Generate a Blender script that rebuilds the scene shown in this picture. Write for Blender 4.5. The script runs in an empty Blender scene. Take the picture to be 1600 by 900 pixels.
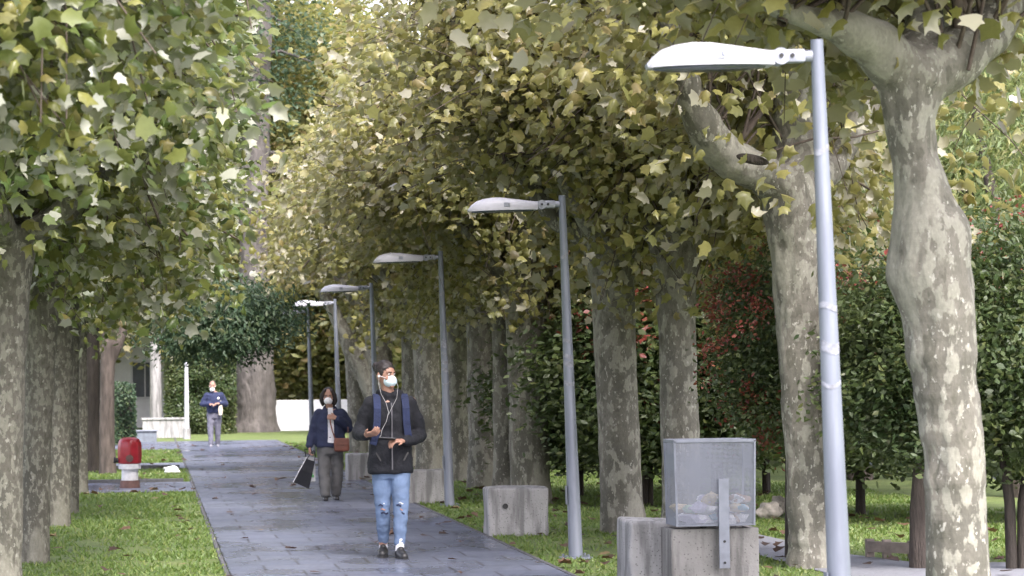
import bpy, bmesh, math, random
import numpy as np
from mathutils import Vector, Matrix, Euler, noise, Quaternion
random.seed(7); rng = np.random.default_rng(7)
S = bpy.context.scene; COL = S.collection
R = math.radians
# ------------------------------------------------------------------ camera
F = 4000.0; EYE = 1.55
cam = bpy.data.cameras.new('camera'); co = bpy.data.objects.new('camera', cam); COL.objects.link(co)
co.location = (0, 0, EYE)
ROT = Matrix.Rotation(-math.atan(561/F), 3, 'Z') @ Matrix.Rotation(R(90) + math.atan(143/F), 3, 'X') @ Matrix.Rotation(-0.012, 3, 'Z')
co.rotation_euler = ROT.to_euler()
cam.sensor_width = 36; cam.lens = 36*F/1600; cam.clip_start = .5; cam.clip_end = 3000
cam.dof.use_dof = True; cam.dof.focus_distance = 22.0; cam.dof.aperture_fstop = 5.6
S.camera = co
def ray(u, v): return ROT @ Vector(((u-800)/F, (450-v)/F, -1))
def G(u, v, z=0.0):
    d = ray(u, v); t = (z-EYE)/d.z
    return Vector((d.x*t, d.y*t, z))
def P(u, v, Y):
    d = ray(u, v); t = Y/d.y
    return Vector((d.x*t, Y, EYE + d.z*t))
def ppm(Y, u=800): return 1.0/(P(u+1, 590, Y)-P(u, 590, Y)).length
# ------------------------------------------------------------------ node helpers
def newmat(name):
    m = bpy.data.materials.new(name); m.use_nodes = True
    nt = m.node_tree; b = nt.nodes['Principled BSDF']
    return m, nt, b
def nd(nt, t, **k):
    n = nt.nodes.new(t)
    for a, v in k.items():
        if a in n.inputs.keys(): n.inputs[a].default_value = v
        else: setattr(n, a, v)
    return n
def ramp(nt, fac, stops, interp='LINEAR'):
    r = nt.nodes.new('ShaderNodeValToRGB'); e = r.color_ramp.elements; r.color_ramp.interpolation = interp
    while len(e) < len(stops): e.new(.5)
    for i, (p, c) in enumerate(stops):
        e[i].position = p; e[i].color = (c[0], c[1], c[2], 1)
    nt.links.new(fac, r.inputs[0]); return r.outputs[0]
def coords(nt, scale=(1,1,1)):
    tc = nt.nodes.new('ShaderNodeTexCoord'); mp = nt.nodes.new('ShaderNodeMapping'); mp.inputs['Scale'].default_value = scale
    nt.links.new(tc.outputs['Object'], mp.inputs[0]); return mp.outputs[0]
def noi(nt, vec, scale, detail=4, rough=.55):
    n = nt.nodes.new('ShaderNodeTexNoise'); n.inputs['Scale'].default_value = scale; n.inputs['Detail'].default_value = detail
    n.inputs['Roughness'].default_value = rough; nt.links.new(vec, n.inputs['Vector']); return n.outputs['Fac']
def mixc(nt, f, a, b, mode='MIX'):
    m = nt.nodes.new('ShaderNodeMix'); m.data_type = 'RGBA'; m.blend_type = mode
    for s, x in ((0, f), (6, a), (7, b)):
        if isinstance(x, (float, int)): m.inputs[s].default_value = x
        elif isinstance(x, tuple): m.inputs[s].default_value = (*x, 1)
        else: nt.links.new(x, m.inputs[s])
    return m.outputs[2]
def bump(nt, b, h, strength=.3, dist=.02):
    n = nt.nodes.new('ShaderNodeBump'); n.inputs['Strength'].default_value = strength; n.inputs['Distance'].default_value = dist
    nt.links.new(h, n.inputs['Height']); nt.links.new(n.outputs[0], b.inputs['Normal'])
MATS = {}
def pm(name, c, rough=.6, var=.25, scale=12, bmp=.15, metal=0, stretch=(1,1,1), dist=.01):
    if name in MATS: return MATS[name]
    m, nt, b = newmat(name); v = coords(nt, stretch); n = noi(nt, v, scale)
    lo = tuple(x*(1-var) for x in c); hi = tuple(min(1, x*(1+var)) for x in c)
    nt.links.new(ramp(nt, n, [(.3, lo), (.7, hi)]), b.inputs['Base Color'])
    b.inputs['Roughness'].default_value = rough; b.inputs['Metallic'].default_value = metal
    if bmp: bump(nt, b, noi(nt, v, scale*4), bmp, dist)
    MATS[name] = m; return m
# ------------------------------------------------------------------ object helpers
def tag(o, label=None, cat=None, group=None, kind=None):
    if label: o['label'] = label
    if cat: o['category'] = cat
    if group: o['group'] = group
    if kind: o['kind'] = kind
    return o
def empty(name, loc, label, cat, group=None, rz=0):
    o = bpy.data.objects.new(name, None); COL.objects.link(o); o.location = loc; o.rotation_euler = (0, 0, rz)
    o.empty_display_size = .2
    return tag(o, label, cat, group)
def obj(name, me, mat=None, parent=None, loc=None, smooth=True):
    o = bpy.data.objects.new(name, me); COL.objects.link(o)
    if mat is not None:
        me.materials.clear(); me.materials.append(mat)
    if parent is not None: o.parent = parent
    if loc is not None: o.location = loc
    if smooth and len(me.polygons): me.polygons.foreach_set('use_smooth', [True]*len(me.polygons))
    return o
def npmesh(name, V, Fc):
    me = bpy.data.meshes.new(name); V = np.asarray(V, dtype=np.float32); Fc = np.asarray(Fc, dtype=np.int32)
    me.vertices.add(len(V)); me.vertices.foreach_set('co', V.ravel())
    n, k = Fc.shape
    me.loops.add(n*k); me.loops.foreach_set('vertex_index', Fc.ravel())
    me.polygons.add(n); me.polygons.foreach_set('loop_start', np.arange(0, n*k, k, dtype=np.int32))
    me.update(calc_edges=True); return me
TS = bpy.data.scenes.new('workbench')   # empty scene used only to evaluate modifiers quickly; removed at the end
SPH = {}
class MB:
    """collects shapes for one mesh"""
    def __init__(s): s.bm = bmesh.new()
    def box(s, c, d, rot=None, bev=0, seg=2):
        r = bmesh.ops.create_cube(s.bm, size=1); vs = r['verts']
        bmesh.ops.scale(s.bm, verts=vs, vec=d)
        if bev:
            es = list({e for v in vs for e in v.link_edges})
            bb = bmesh.ops.bevel(s.bm, geom=es, offset=bev, segments=seg, affect='EDGES', profile=.6)
            vs = list({v for f in bb['faces'] for v in f.verts} | {v for v in vs if v.is_valid})
            seen = set(vs); st = list(vs)
            while st:
                v = st.pop()
                for e in v.link_edges:
                    w = e.other_vert(v)
                    if w not in seen: seen.add(w); st.append(w)
            vs = list(seen)
        if rot is not None: bmesh.ops.rotate(s.bm, verts=vs, cent=(0,0,0), matrix=rot)
        bmesh.ops.translate(s.bm, verts=vs, vec=c); return s
    def cyl(s, p0, p1, r0, r1=None, seg=20, caps=True):
        p0 = Vector(p0); p1 = Vector(p1); r1 = r0 if r1 is None else r1; d = p1-p0
        M = Matrix.Translation((p0+p1)/2) @ d.to_track_quat('Z', 'Y').to_matrix().to_4x4()
        bmesh.ops.create_cone(s.bm, cap_ends=caps, segments=seg, radius1=r0, radius2=r1, depth=d.length, matrix=M); return s
    def ell(s, c, r, rot=None, u=20, v=14):
        M = Matrix.Translation(c) @ (rot.to_4x4() if rot is not None else Matrix()) @ Matrix.Diagonal((*((r, r, r) if isinstance(r, (int, float)) else r), 1))
        key = (u, v)
        if key not in SPH:
            vv = [Vector((0, 0, 1))]+[Vector((math.sin(math.pi*j/v)*math.cos(2*math.pi*i/u), math.sin(math.pi*j/v)*math.sin(2*math.pi*i/u), math.cos(math.pi*j/v))) for j in range(1, v) for i in range(u)]+[Vector((0, 0, -1))]
            ff = [(0, 1+i, 1+(i+1) % u) for i in range(u)]+[(1+j*u+i, 1+(j+1)*u+i, 1+(j+1)*u+(i+1) % u, 1+j*u+(i+1) % u) for j in range(v-2) for i in range(u)]
            k = 1+(v-2)*u; ff += [(k+i, len(vv)-1, k+(i+1) % u) for i in range(u)]; SPH[key] = (vv, ff)
        vv, ff = SPH[key]; n = [s.bm.verts.new(M @ q) for q in vv]
        for f in ff: s.bm.faces.new([n[i] for i in f])
        return s
    def cap(s, p0, p1, r0, r1):
        s.cyl(p0, p1, r0, r1, 16); s.ell(p0, r0, u=16, v=12); s.ell(p1, r1, u=16, v=12); return s
    def chain(s, pts, rs):
        for a, b, x, y in zip(pts, pts[1:], rs, rs[1:]): s.cap(a, b, x, y)
        return s
    def loft(s, rings, close=True):
        """rings: lists of equal numbers of points"""
        L = [[s.bm.verts.new(p) for p in r] for r in rings]; n = len(L[0])
        for a, b in zip(L, L[1:]):
            for i in range(n): s.bm.faces.new((a[i], a[(i+1) % n], b[(i+1) % n], b[i]))
        if close: s.bm.faces.new(L[0][::-1]); s.bm.faces.new(L[-1])
        return s
    def torso(s, secs, n=28):
        """secs: (cx, cy, z, rx, ry)"""
        return s.loft([[(cx+rx*math.copysign(abs(math.cos(t))**.85, math.cos(t)), cy+ry*math.copysign(abs(math.sin(t))**.85, math.sin(t)), z)
                        for t in [2*math.pi*i/n for i in range(n)]] for cx, cy, z, rx, ry in secs])
    def ribbon(s, pts, w, t, side=None):
        rings = []
        for i, p in enumerate(pts):
            p = Vector(p); a = Vector(pts[max(0, i-1)]); b = Vector(pts[min(len(pts)-1, i+1)]); d = (b-a).normalized()
            sd = Vector(side) if side is not None else d.cross(Vector((0, -1, 0)))
            sd = (sd - d*sd.dot(d)).normalized(); n = d.cross(sd).normalized()
            rings.append([p-sd*w/2-n*t/2, p+sd*w/2-n*t/2, p+sd*w/2+n*t/2, p-sd*w/2+n*t/2])
        return s.loft(rings)
    def mesh(s, name):
        bmesh.ops.recalc_face_normals(s.bm, faces=s.bm.faces)
        me = bpy.data.meshes.new(name); s.bm.to_mesh(me); s.bm.free(); return me
    def build(s, name, mat, parent=None, loc=None, smooth=False):
        o = obj(name, s.mesh(name), mat, parent, loc, smooth)
        if smooth: angle_smooth(o.data)
        return o
    def blend(s, name, mat, parent=None, voxel=.01, it=6, loc=None, disp=None):
        """union of everything inside as one continuous skin"""
        me = s.mesh(name); o = bpy.data.objects.new(name, me); TS.collection.objects.link(o)
        m = o.modifiers.new('r', 'REMESH'); m.mode = 'VOXEL'; m.voxel_size = voxel; m.use_smooth_shade = True
        if it: q = o.modifiers.new('s', 'SMOOTH'); q.factor = .5; q.iterations = it
        TS.view_layers[0].update(); dg = TS.view_layers[0].depsgraph
        me2 = bpy.data.meshes.new_from_object(o.evaluated_get(dg)); bpy.data.objects.remove(o); bpy.data.meshes.remove(me); me2.name = name
        if disp:
            cs = [v.co.copy() for v in me2.vertices]; ns = [q.vector.copy() for q in me2.vertex_normals]
            out = []
            for c_, n_ in zip(cs, ns): out.extend(c_+Vector(disp(c_, n_)))
            me2.vertices.foreach_set('co', out); me2.update()
        me2.materials.clear(); me2.materials.append(mat)
        return obj(name, me2, mat, parent, loc)
def angle_smooth(me, a=R(40)):
    bm = bmesh.new(); bm.from_mesh(me)
    for f in bm.faces: f.smooth = True
    for e in bm.edges:
        if len(e.link_faces) == 2 and e.calc_face_angle(0) > a: e.smooth = False
    bm.to_mesh(me); bm.free()
def copy_tree(o, parent=None):
    c = o.copy(); COL.objects.link(c); c.parent = parent
    for ch in list(o.children): copy_tree(ch, c)
    return c
def sheet(name, pts, z, mat, kind='structure'):
    bm = bmesh.new(); bm.faces.new([bm.verts.new((p[0], p[1], z)) for p in pts]); me = bpy.data.meshes.new(name)
    bmesh.ops.recalc_face_normals(bm, faces=bm.faces)
    if bm.faces[:][0].normal.z < 0: bmesh.ops.reverse_faces(bm, faces=bm.faces)
    bm.to_mesh(me); bm.free(); o = obj(name, me, mat, smooth=False); o['kind'] = kind; return o
# ------------------------------------------------------------------ world
W = bpy.data.worlds.new('World'); S.world = W; W.use_nodes = True; nt = W.node_tree
sky = nt.nodes.new('ShaderNodeTexSky'); sky.sky_type = 'NISHITA'; sky.sun_disc = False
SUN_EL, SUN_AZ = R(50), R(160)
sky.sun_elevation = SUN_EL; sky.sun_rotation = SUN_AZ; sky.air_density = 1; sky.dust_density = 3.5; sky.ozone_density = 1
hs = nt.nodes.new('ShaderNodeHueSaturation'); hs.inputs['Saturation'].default_value = .42
nt.links.new(sky.outputs[0], hs.inputs['Color']); nt.links.new(mixc(nt, 1.0, hs.outputs[0], (1.0, .95, 1.03), 'MULTIPLY'), nt.nodes['Background'].inputs[0])
nt.nodes['Background'].inputs[1].default_value = .15
sl = bpy.data.lights.new('sun', 'SUN'); sl.energy = 1.05; sl.angle = R(14); sl.color = (1, .96, .9)
so = bpy.data.objects.new('sun', sl); COL.objects.link(so)
sd = Vector((math.sin(SUN_AZ)*math.cos(SUN_EL), math.cos(SUN_AZ)*math.cos(SUN_EL), math.sin(SUN_EL)))
so.rotation_euler = sd.to_track_quat('Z', 'Y').to_euler(); so.location = (0, 0, 40)
vs = S.view_settings; vs.view_transform = 'Standard'; vs.look = 'None'; vs.gamma = 1; vs.exposure = 2.3; vs.use_curve_mapping = False
S.render.engine = 'CYCLES'; cy = S.cycles
cy.max_bounces = 6; cy.diffuse_bounces = 3; cy.glossy_bounces = 2; cy.transmission_bounces = 3; cy.transparent_max_bounces = 8
# ------------------------------------------------------------------ materials
def leaf_mat(name, stops, under, trans, noise_stops=None, tf=.42, rough=.42, spec=.5, um=.5):
    m, nt, b = newmat(name); L = nt.links
    geo = nt.nodes.new('ShaderNodeNewGeometry')
    c = ramp(nt, geo.outputs['Random Per Island'], stops)
    v = coords(nt); n = noi(nt, v, .9, 2)
    if noise_stops: c = mixc(nt, .55, c, ramp(nt, n, noise_stops))
    n2 = noi(nt, v, 45, 2); c = mixc(nt, .5, c, ramp(nt, n2, [(.3, (.55, .55, .5)), (.7, (1, 1, 1))]), 'MULTIPLY')
    cu = mixc(nt, um, c, under)
    cc = mixc(nt, geo.outputs['Backfacing'], c, cu)
    L.new(cc, b.inputs['Base Color']); b.inputs['Roughness'].default_value = rough; b.inputs['Specular IOR Level'].default_value = spec
    t = nt.nodes.new('ShaderNodeBsdfTranslucent'); L.new(mixc(nt, .6, c, trans), t.inputs[0])
    mx = nt.nodes.new('ShaderNodeMixShader'); mx.inputs[0].default_value = tf
    L.new(b.outputs[0], mx.inputs[1]); L.new(t.outputs[0], mx.inputs[2]); L.new(mx.outputs[0], nt.nodes['Material Output'].inputs[0])
    return m
M_plane = leaf_mat('plane_leaf', [(0, (.12, .135, .035)), (.35, (.20, .20, .05)), (.6, (.32, .30, .075)), (.8, (.38, .32, .09)), (.92, (.24, .15, .07)), (1, (.16, .08, .04))],
                   (.39, .375, .30), (.46, .42, .12), [(.3, (.15, .165, .07)), (.7, (.27, .255, .10))], rough=.4, tf=.38, um=.85)
M_planeg = leaf_mat('green_plane_leaf', [(0, (.07, .11, .03)), (.35, (.13, .15, .035)), (.65, (.23, .22, .05)), (.93, (.25, .20, .06)), (1, (.15, .08, .04))],
                    (.37, .375, .32), (.29, .35, .09), [(.4, (.06, .12, .035)), (.64, (.22, .21, .06))], rough=.38, tf=.33, um=.8)
M_shrub = leaf_mat('dark_shrub_leaf', [(0, (.035, .065, .025)), (.5, (.07, .11, .035)), (.85, (.12, .15, .05)), (1, (.17, .16, .05))],
                   (.13, .16, .09), (.13, .19, .04), [(.35, (.03, .06, .025)), (.65, (.11, .13, .045))], tf=.3, rough=.42, spec=.4)
M_yew = leaf_mat('evergreen_leaf', [(0, (.03, .06, .03)), (.6, (.05, .09, .045)), (1, (.09, .12, .05))], (.10, .14, .09), (.08, .14, .05), tf=.25, rough=.5, spec=.35)
M_far = leaf_mat('far_leaf', [(0, (.12, .15, .05)), (.5, (.20, .21, .07)), (.85, (.30, .27, .09)), (1, (.30, .2, .1))], (.25, .25, .16), (.38, .38, .08), tf=.45, rough=.6)
M_willow = leaf_mat('willow_leaf', [(0, (.12, .18, .07)), (.6, (.20, .25, .09)), (1, (.34, .32, .12))], (.25, .28, .18), (.30, .36, .10), tf=.45, rough=.5)
M_red = leaf_mat('red_leaf', [(0, (.16, .03, .02)), (.6, (.24, .05, .04)), (1, (.3, .12, .06))], (.2, .1, .07), (.3, .06, .03), tf=.3)
M_fallen = leaf_mat('fallen_leaf', [(0, (.035, .02, .013)), (.5, (.085, .045, .03)), (.85, (.14, .085, .05)), (1, (.25, .19, .08))], (.17, .10, .06), (.2, .1, .04), tf=.1, rough=.55)
M_grassb = leaf_mat('grass_blade', [(0, (.09, .15, .035)), (.6, (.15, .22, .05)), (1, (.26, .28, .09))], (.14, .22, .06), (.2, .32, .05), tf=.35, rough=.5)
def bark_plane(name='plane_bark', ps=12, k_=1.0):
    m, nt, b = newmat(name); L = nt.links
    v = coords(nt, (1, 1, .55))
    w = noi(nt, v, 3.2, 4, .6); patch = noi(nt, v, ps, 4, .55); fleck = noi(nt, coords(nt, (1, 1, .6)), 30, 3, .6)
    base = ramp(nt, w, [(.35, (.11, .105, .085)), (.5, (.155, .145, .118)), (.65, (.20, .185, .155))])
    base = mixc(nt, ramp(nt, patch, [(.52, (0, 0, 0)), (.56, (1, 1, 1))]), base, (.27, .262, .215))
    base = mixc(nt, ramp(nt, patch, [(.37, (1, 1, 1)), (.42, (0, 0, 0))]), base, (.115, .11, .085))
    base = mixc(nt, ramp(nt, fleck, [(.62, (0, 0, 0)), (.66, (1, 1, 1))]), base, (.38, .37, .32))
    big = noi(nt, coords(nt, (1, 1, .4)), 2.1, 4, .6)
    base = mixc(nt, ramp(nt, big, [(.56, (0, 0, 0)), (.6, (.75, .75, .75))]), base, (.29, .28, .23))
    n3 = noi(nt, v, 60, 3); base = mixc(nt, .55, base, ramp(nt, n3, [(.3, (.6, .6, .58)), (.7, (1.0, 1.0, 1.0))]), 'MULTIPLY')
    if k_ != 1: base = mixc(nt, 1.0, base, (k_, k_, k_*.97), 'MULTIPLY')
    L.new(base, b.inputs['Base Color']); b.inputs['Roughness'].default_value = .85
    wr = noi(nt, coords(nt, (1.2, 1.2, 9)), 1.6, 4, .6)
    ad = nt.nodes.new('ShaderNodeMath'); ad.operation = 'MULTIPLY_ADD'; ad.inputs[1].default_value = .35; L.new(wr, ad.inputs[0]); L.new(patch, ad.inputs[2])
    bump(nt, b, ad.outputs[0], .7, .02); return m
M_bark = bark_plane(); M_bark_shaded = bark_plane('shaded_plane_bark', 24, .72)  # second bark for the left row: finer flecks, shade darkened into its colour
M_bark2 = pm('rough_bark', (.075, .06, .05), .9, .5, 14, .8, stretch=(1, 1, .2), dist=.03)
M_barkg = pm('grey_brown_bark', (.10, .09, .082), .9, .4, 5, .8, stretch=(1, 1, .25), dist=.05)
M_barkd = pm('dark_bark', (.035, .028, .022), .9, .4, 14, .7, stretch=(1, 1, .2), dist=.03)
M_twig = pm('twig_bark', (.09, .07, .055), .9, .3, 20, .3)
def concrete(name, c):
    m, nt, b = newmat(name); v = coords(nt); vz = coords(nt, (6, 6, .8))
    a = ramp(nt, noi(nt, v, 3, 5), [(.3, tuple(x*.72 for x in c)), (.7, c)])
    a = mixc(nt, ramp(nt, noi(nt, vz, 2.2, 4), [(.46, (0, 0, 0)), (.62, (.85, .85, .85))]), a, tuple(x*.4 for x in c))
    vo = nt.nodes.new('ShaderNodeTexVoronoi'); vo.inputs['Scale'].default_value = 38; nt.links.new(v, vo.inputs['Vector'])
    a = mixc(nt, ramp(nt, vo.outputs['Distance'], [(.12, (.9, .9, .9)), (.24, (0, 0, 0))]), a, tuple(x*.35 for x in c))
    nt.links.new(a, b.inputs['Base Color']); b.inputs['Roughness'].default_value = .85
    bump(nt, b, noi(nt, v, 50, 4), .5, .01); return m
M_conc = concrete('weathered_concrete', (.36, .355, .345)); M_conc2 = concrete('stained_concrete', (.27, .26, .245))
def galv():
    m, nt, b = newmat('galvanised_paint'); v = coords(nt, (1, 1, .15))
    nt.links.new(ramp(nt, noi(nt, v, 9, 5), [(.35, (.15, .165, .20)), (.65, (.22, .24, .28))]), b.inputs['Base Color'])
    b.inputs['Metallic'].default_value = .35; b.inputs['Roughness'].default_value = .45
    bump(nt, b, noi(nt, v, 40, 3), .1, .003); return m
M_galv = galv()
M_white = pm('white_lamp_paint', (.42, .42, .45), .35, .07, 14, .03)
M_arm = pm('grey_cast_metal', (.3, .315, .36), .45, .2, 20, .1, .3)
M_glass = pm('lamp_lens', (.07, .08, .1), .12, .1, 5, 0)
M_sticker = pm('torn_sticker', (.22, .23, .26), .6, .35, 30, .2)
M_dark = pm('dark_rubber', (.02, .02, .02), .6)
# ground
def grass_mat():
    m, nt, b = newmat('lawn'); v = coords(nt)
    a = ramp(nt, noi(nt, v, 1.1, 6, .65), [(.3, (.08, .11, .03)), (.5, (.12, .17, .04)), (.7, (.17, .20, .06))])
    a = mixc(nt, ramp(nt, noi(nt, v, 5, 4, .7), [(.56, (0, 0, 0)), (.72, (.7, .7, .7))]), a, (.09, .065, .03))
    a = mixc(nt, .6, a, ramp(nt, noi(nt, v, 60, 3), [(.3, (.5, .5, .5)), (.7, (1, 1, 1))]), 'MULTIPLY')
    nt.links.new(a, b.inputs['Base Color']); b.inputs['Roughness'].default_value = .85; bump(nt, b, noi(nt, v, 40, 4), .8, .03); return m
M_lawn = grass_mat()
def path_mat(name='wet_slabs', tint=1.0):
    m, nt, b = newmat(name); L = nt.links; v = coords(nt)
    br = nt.nodes.new('ShaderNodeTexBrick'); L.new(v, br.inputs['Vector'])
    br.inputs['Scale'].default_value = 1; br.inputs['Brick Width'].default_value = .6; br.inputs['Row Height'].default_value = .62
    br.inputs['Mortar Size'].default_value = .012; br.inputs['Mortar Smooth'].default_value = .2; br.offset = .5
    br.inputs['Color1'].default_value = (.105*tint, .118*tint, .16*tint, 1); br.inputs['Color2'].default_value = (.14*tint, .153*tint, .20*tint, 1); br.inputs['Mortar'].default_value = (.05, .05, .06, 1)
    a = br.outputs['Color']
    st = noi(nt, v, 1.3, 6, .65); a = mixc(nt, ramp(nt, st, [(.40, (.35, .35, .35)), (.58, (0, 0, 0))]), a, (.09, .10, .13))
    a = mixc(nt, ramp(nt, noi(nt, v, 7, 5, .7), [(.55, (0, 0, 0)), (.75, (.3, .3, .3))]), a, (.075, .075, .09))
    L.new(a, b.inputs['Base Color'])
    r = ramp(nt, noi(nt, coords(nt, (1, .5, 1)), .9, 5, .6), [(.38, (.17, .17, .17)), (.6, (.5, .5, .5))]); L.new(r, b.inputs['Roughness']); b.inputs['Specular IOR Level'].default_value = .3
    mm = nt.nodes.new('ShaderNodeMath'); mm.operation = 'MULTIPLY_ADD'; mm.inputs[1].default_value = -1; L.new(br.outputs['Fac'], mm.inputs[0])
    L.new(noi(nt, v, 9, 4), mm.inputs[2]); bump(nt, b, mm.outputs[0], .25, .006); return m
M_path = path_mat(); M_path2 = path_mat('pale_side_slabs', 1.3)
# ------------------------------------------------------------------ setting
sheet('ground', [(-600, -300), (600, -300), (600, 1500), (-600, 1500)], 0, M_lawn)
PL, PR = .60, 3.22
sheet('main_path', [(PL, -20), (PR, -20), (PR, 69), (PL, 69)], .012, M_path)
sheet('plaza', [(-3.2, 60.5), (PL-.001, 60.5), (PL-.001, 69), (-3.2, 69)], .008, M_path)
# small crossing on the left of the path
cpts = [G(130, 757), G(291, 757), G(284, 742), G(205, 745), G(130, 752)]
sheet('cross_path', [(-3.0, 36.9), (PL-.002, 36.9), (PL-.002, 40.6), (-3.0, 40.6)], .008, M_path2)
sheet('cross_path', [(-2.4, 47), (PL-.002, 47), (PL-.002, 50.5), (-2.4, 50.5)], .008, M_path2)
side = [(1100, 822), (1185, 836), (1240, 848), (1300, 864), (1430, 880), (1620, 880), (1700, 905), (1420, 912), (1330, 905), (1240, 884), (1185, 868), (1100, 850)]
sheet('side_path', [G(*p) for p in side], .008, pm('pale_gravel', (.2, .205, .225), .6, .2, 30, .2))
M_kerb = pm('kerb_stone', (.08, .08, .085), .8, .3, 20, .3)
for n_, c, d in (('kerb', (PL-.025, 24, 0), (.04, 100, .036)), ('kerb', (PR+.025, 24, 0), (.04, 90, .036)), ('kerb', (-.9, 46.9, .03), (2.7, .08, .1)), ('kerb', (-.9, 40.7, .02), (2.7, .08, .08))):
    MB().box(c, d, bev=.01).build(n_, M_kerb)['kind'] = 'structure'
# ------------------------------------------------------------------ leaves
def plane_leaf_template():
    o = [(0, -.40), (.20, -.40), (.45, -.26), (.38, -.06), (.50, .20), (.30, .22), (.18, .36), (0, .60), (-.15, .34), (-.28, .24), (-.52, .16), (-.36, -.04), (-.44, -.28), (-.18, -.38)]
    V = [(0, -.05, .05)] + [(x, y, -.07*abs(x)*2 - .06*max(0, y)) for x, y in o]
    Fc = [(0, 1+i, 1+(i+1) % len(o)) for i in range(len(o))]
    return np.array(V), np.array(Fc)
def simple_leaf_template(w=.3):
    o = [(0, -.5), (w, -.12), (w*.8, .2), (0, .55), (-w*.8, .2), (-w, -.12)]
    V = [(x, y, -.25*abs(x)) for x, y in o] ; V[0] = (0, -.5, 0); V[3] = (0, .55, -.06)
    return np.array(V), np.array([(0, 1, 2), (0, 2, 3), (0, 3, 4), (0, 4, 5)])
LT_PLANE = plane_leaf_template(); LT_S = simple_leaf_template(.32); LT_N = simple_leaf_template(.14)
def leaf_mesh(name, pos, size, tmpl, droop=.6, out=None, flat=.5):
    """pos Nx3; leaf tips hang outward and down, faces look mostly up and outward"""
    n = len(pos); TV, TF = tmpl; k = len(TV)
    d = rng.normal(size=(n, 3)); d[:, 2] = d[:, 2]*.5 - droop
    if out is not None: d[:, :2] += out[:, :2]*.8
    d /= np.linalg.norm(d, axis=1)[:, None]
    up = rng.normal(size=(n, 3))*.55; up[:, 2] += flat
    if out is not None: up += out*.45
    x = np.cross(d, up); x /= np.linalg.norm(x, axis=1)[:, None]+1e-9
    z = np.cross(x, d)
    s = np.asarray(size)[:, None, None]
    bend = rng.uniform(-.5, 4.5, n)[:, None]
    T = TV[None]*s; T[..., 0] *= rng.uniform(.5, 1.1, n)[:, None]*(1+.22*np.sign(TV[None, :, 0])*rng.uniform(-1, 1, n)[:, None]); T[..., 2] += (TV[None, :, 1]**2*s[..., 0])*rng.uniform(-.35, .15, n)[:, None]
    V = pos[:, None] + T[..., 0:1]*x[:, None] + T[..., 1:2]*d[:, None] + T[..., 2:3]*bend[..., None]*z[:, None]
    Fc = TF[None] + (np.arange(n)*k)[:, None, None]
    me = npmesh(name, V.reshape(-1, 3), Fc.reshape(-1, 3)); return me
def tube_np(pts, rad, seg=6):
    pts = np.asarray(pts, float); n = len(pts); V = []; Fc = []
    for i in range(n):
        t = pts[min(n-1, i+1)]-pts[max(0, i-1)]; t /= np.linalg.norm(t)+1e-9
        a = np.cross(t, (0.31, .82, .47)); a /= np.linalg.norm(a); b = np.cross(t, a)
        for j in range(seg):
            th = 2*math.pi*j/seg; V.append(pts[i]+rad[i]*(math.cos(th)*a+math.sin(th)*b))
    for i in range(n-1):
        for j in range(seg):
            k = (j+1) % seg; Fc.append((i*seg+j, i*seg+k, (i+1)*seg+k, (i+1)*seg+j))
    return V, Fc
class Tubes:
    def __init__(s): s.V = []; s.F = []
    def add(s, pts, rad, seg=6):
        v, f = tube_np(pts, rad, seg); o = len(s.V); s.V += v; s.F += [tuple(i+o for i in q) for q in f]
    def mesh(s, name): return npmesh(name, s.V, s.F)
def crown_data(head, cz, rx, rz, nb, per, size, zmin, seed, spread=.33, start=.35, clip=None, base=(0, 0, 0)):
    """plane tree crown: branchlets arching out of the pollard head, each hung with leaves"""
    g = np.random.default_rng(seed); P_, O_ = [], []; tb = Tubes()
    heads = np.atleast_2d(np.array(head, float))
    for i in range(nb):
        head = heads[g.integers(0, len(heads))]; az = g.uniform(0, 2*math.pi); u = g.uniform(-.95, 1)
        tgt = np.array([math.cos(az)*math.sqrt(1-u*u)*rx, math.sin(az)*math.sqrt(1-u*u)*rx, cz+u*rz-HEAD])*g.uniform(.55, 1.08)+np.array([0, 0, HEAD])-head+heads[0]*np.array([1, 1, 0])
        mid = tgt*.5 + np.array([0, 0, .35*abs(g.normal())+.25])
        t = np.linspace(0, 1, 9)[:, None]
        pts = head + 2*t*(1-t)*mid + t*t*tgt + t*np.array([0, 0, -.25])*t
        jit = np.cumsum(g.normal(size=(9, 3))*.035, axis=0); pts += jit
        big = i % 14 == 0; keep = 9
        if clip is not None:
            ok = clip(pts+np.array(base), g) & (pts[:, 2] > zmin); ok[:3] = True
            keep = 9 if ok.all() else int(np.argmin(ok))
        rad_ = np.linspace(.032 if big else .013, .010 if big else .004, 9)
        if keep > 3: tb.add(pts[:keep], rad_[:keep], 6 if big else 4)
        m = int(per*g.uniform(.6, 1.4)); tt = g.uniform(start, 1.05, m)
        idx = np.clip((tt*8), 0, 7.999); a = idx.astype(int); f = (idx-a)[:, None]
        c = pts[a]*(1-f)+pts[a+1]*f
        # twigs: clumps along the branchlet
        cl = g.normal(size=(6, 3))*spread; which = g.integers(0, 6, m)
        p = c + cl[which]*g.uniform(.3, 1.3, m)[:, None] + g.normal(size=(m, 3))*.12
        P_.append(p); o = p-np.array([0, 0, cz-.5]); O_.append(o/np.linalg.norm(o, axis=1)[:, None])
        for k in range(3 if keep == 9 else 0):
            q = pts[4+k]; e = q+cl[k]*1.2+np.array([0, 0, -.05]); tb.add([q, (q+e)/2+[0, 0, .04], e], [.007, .005, .002], 3)
    p = np.concatenate(P_); o = np.concatenate(O_); k = p[:, 2] > zmin+g.normal(size=len(p))*.15
    if clip is not None: k &= clip(p+np.array(base), g)
    p = p[k]; o = o[k]
    return p, o, g.uniform(size[0], size[1], len(p)), tb
HEAD = 2.85
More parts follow.
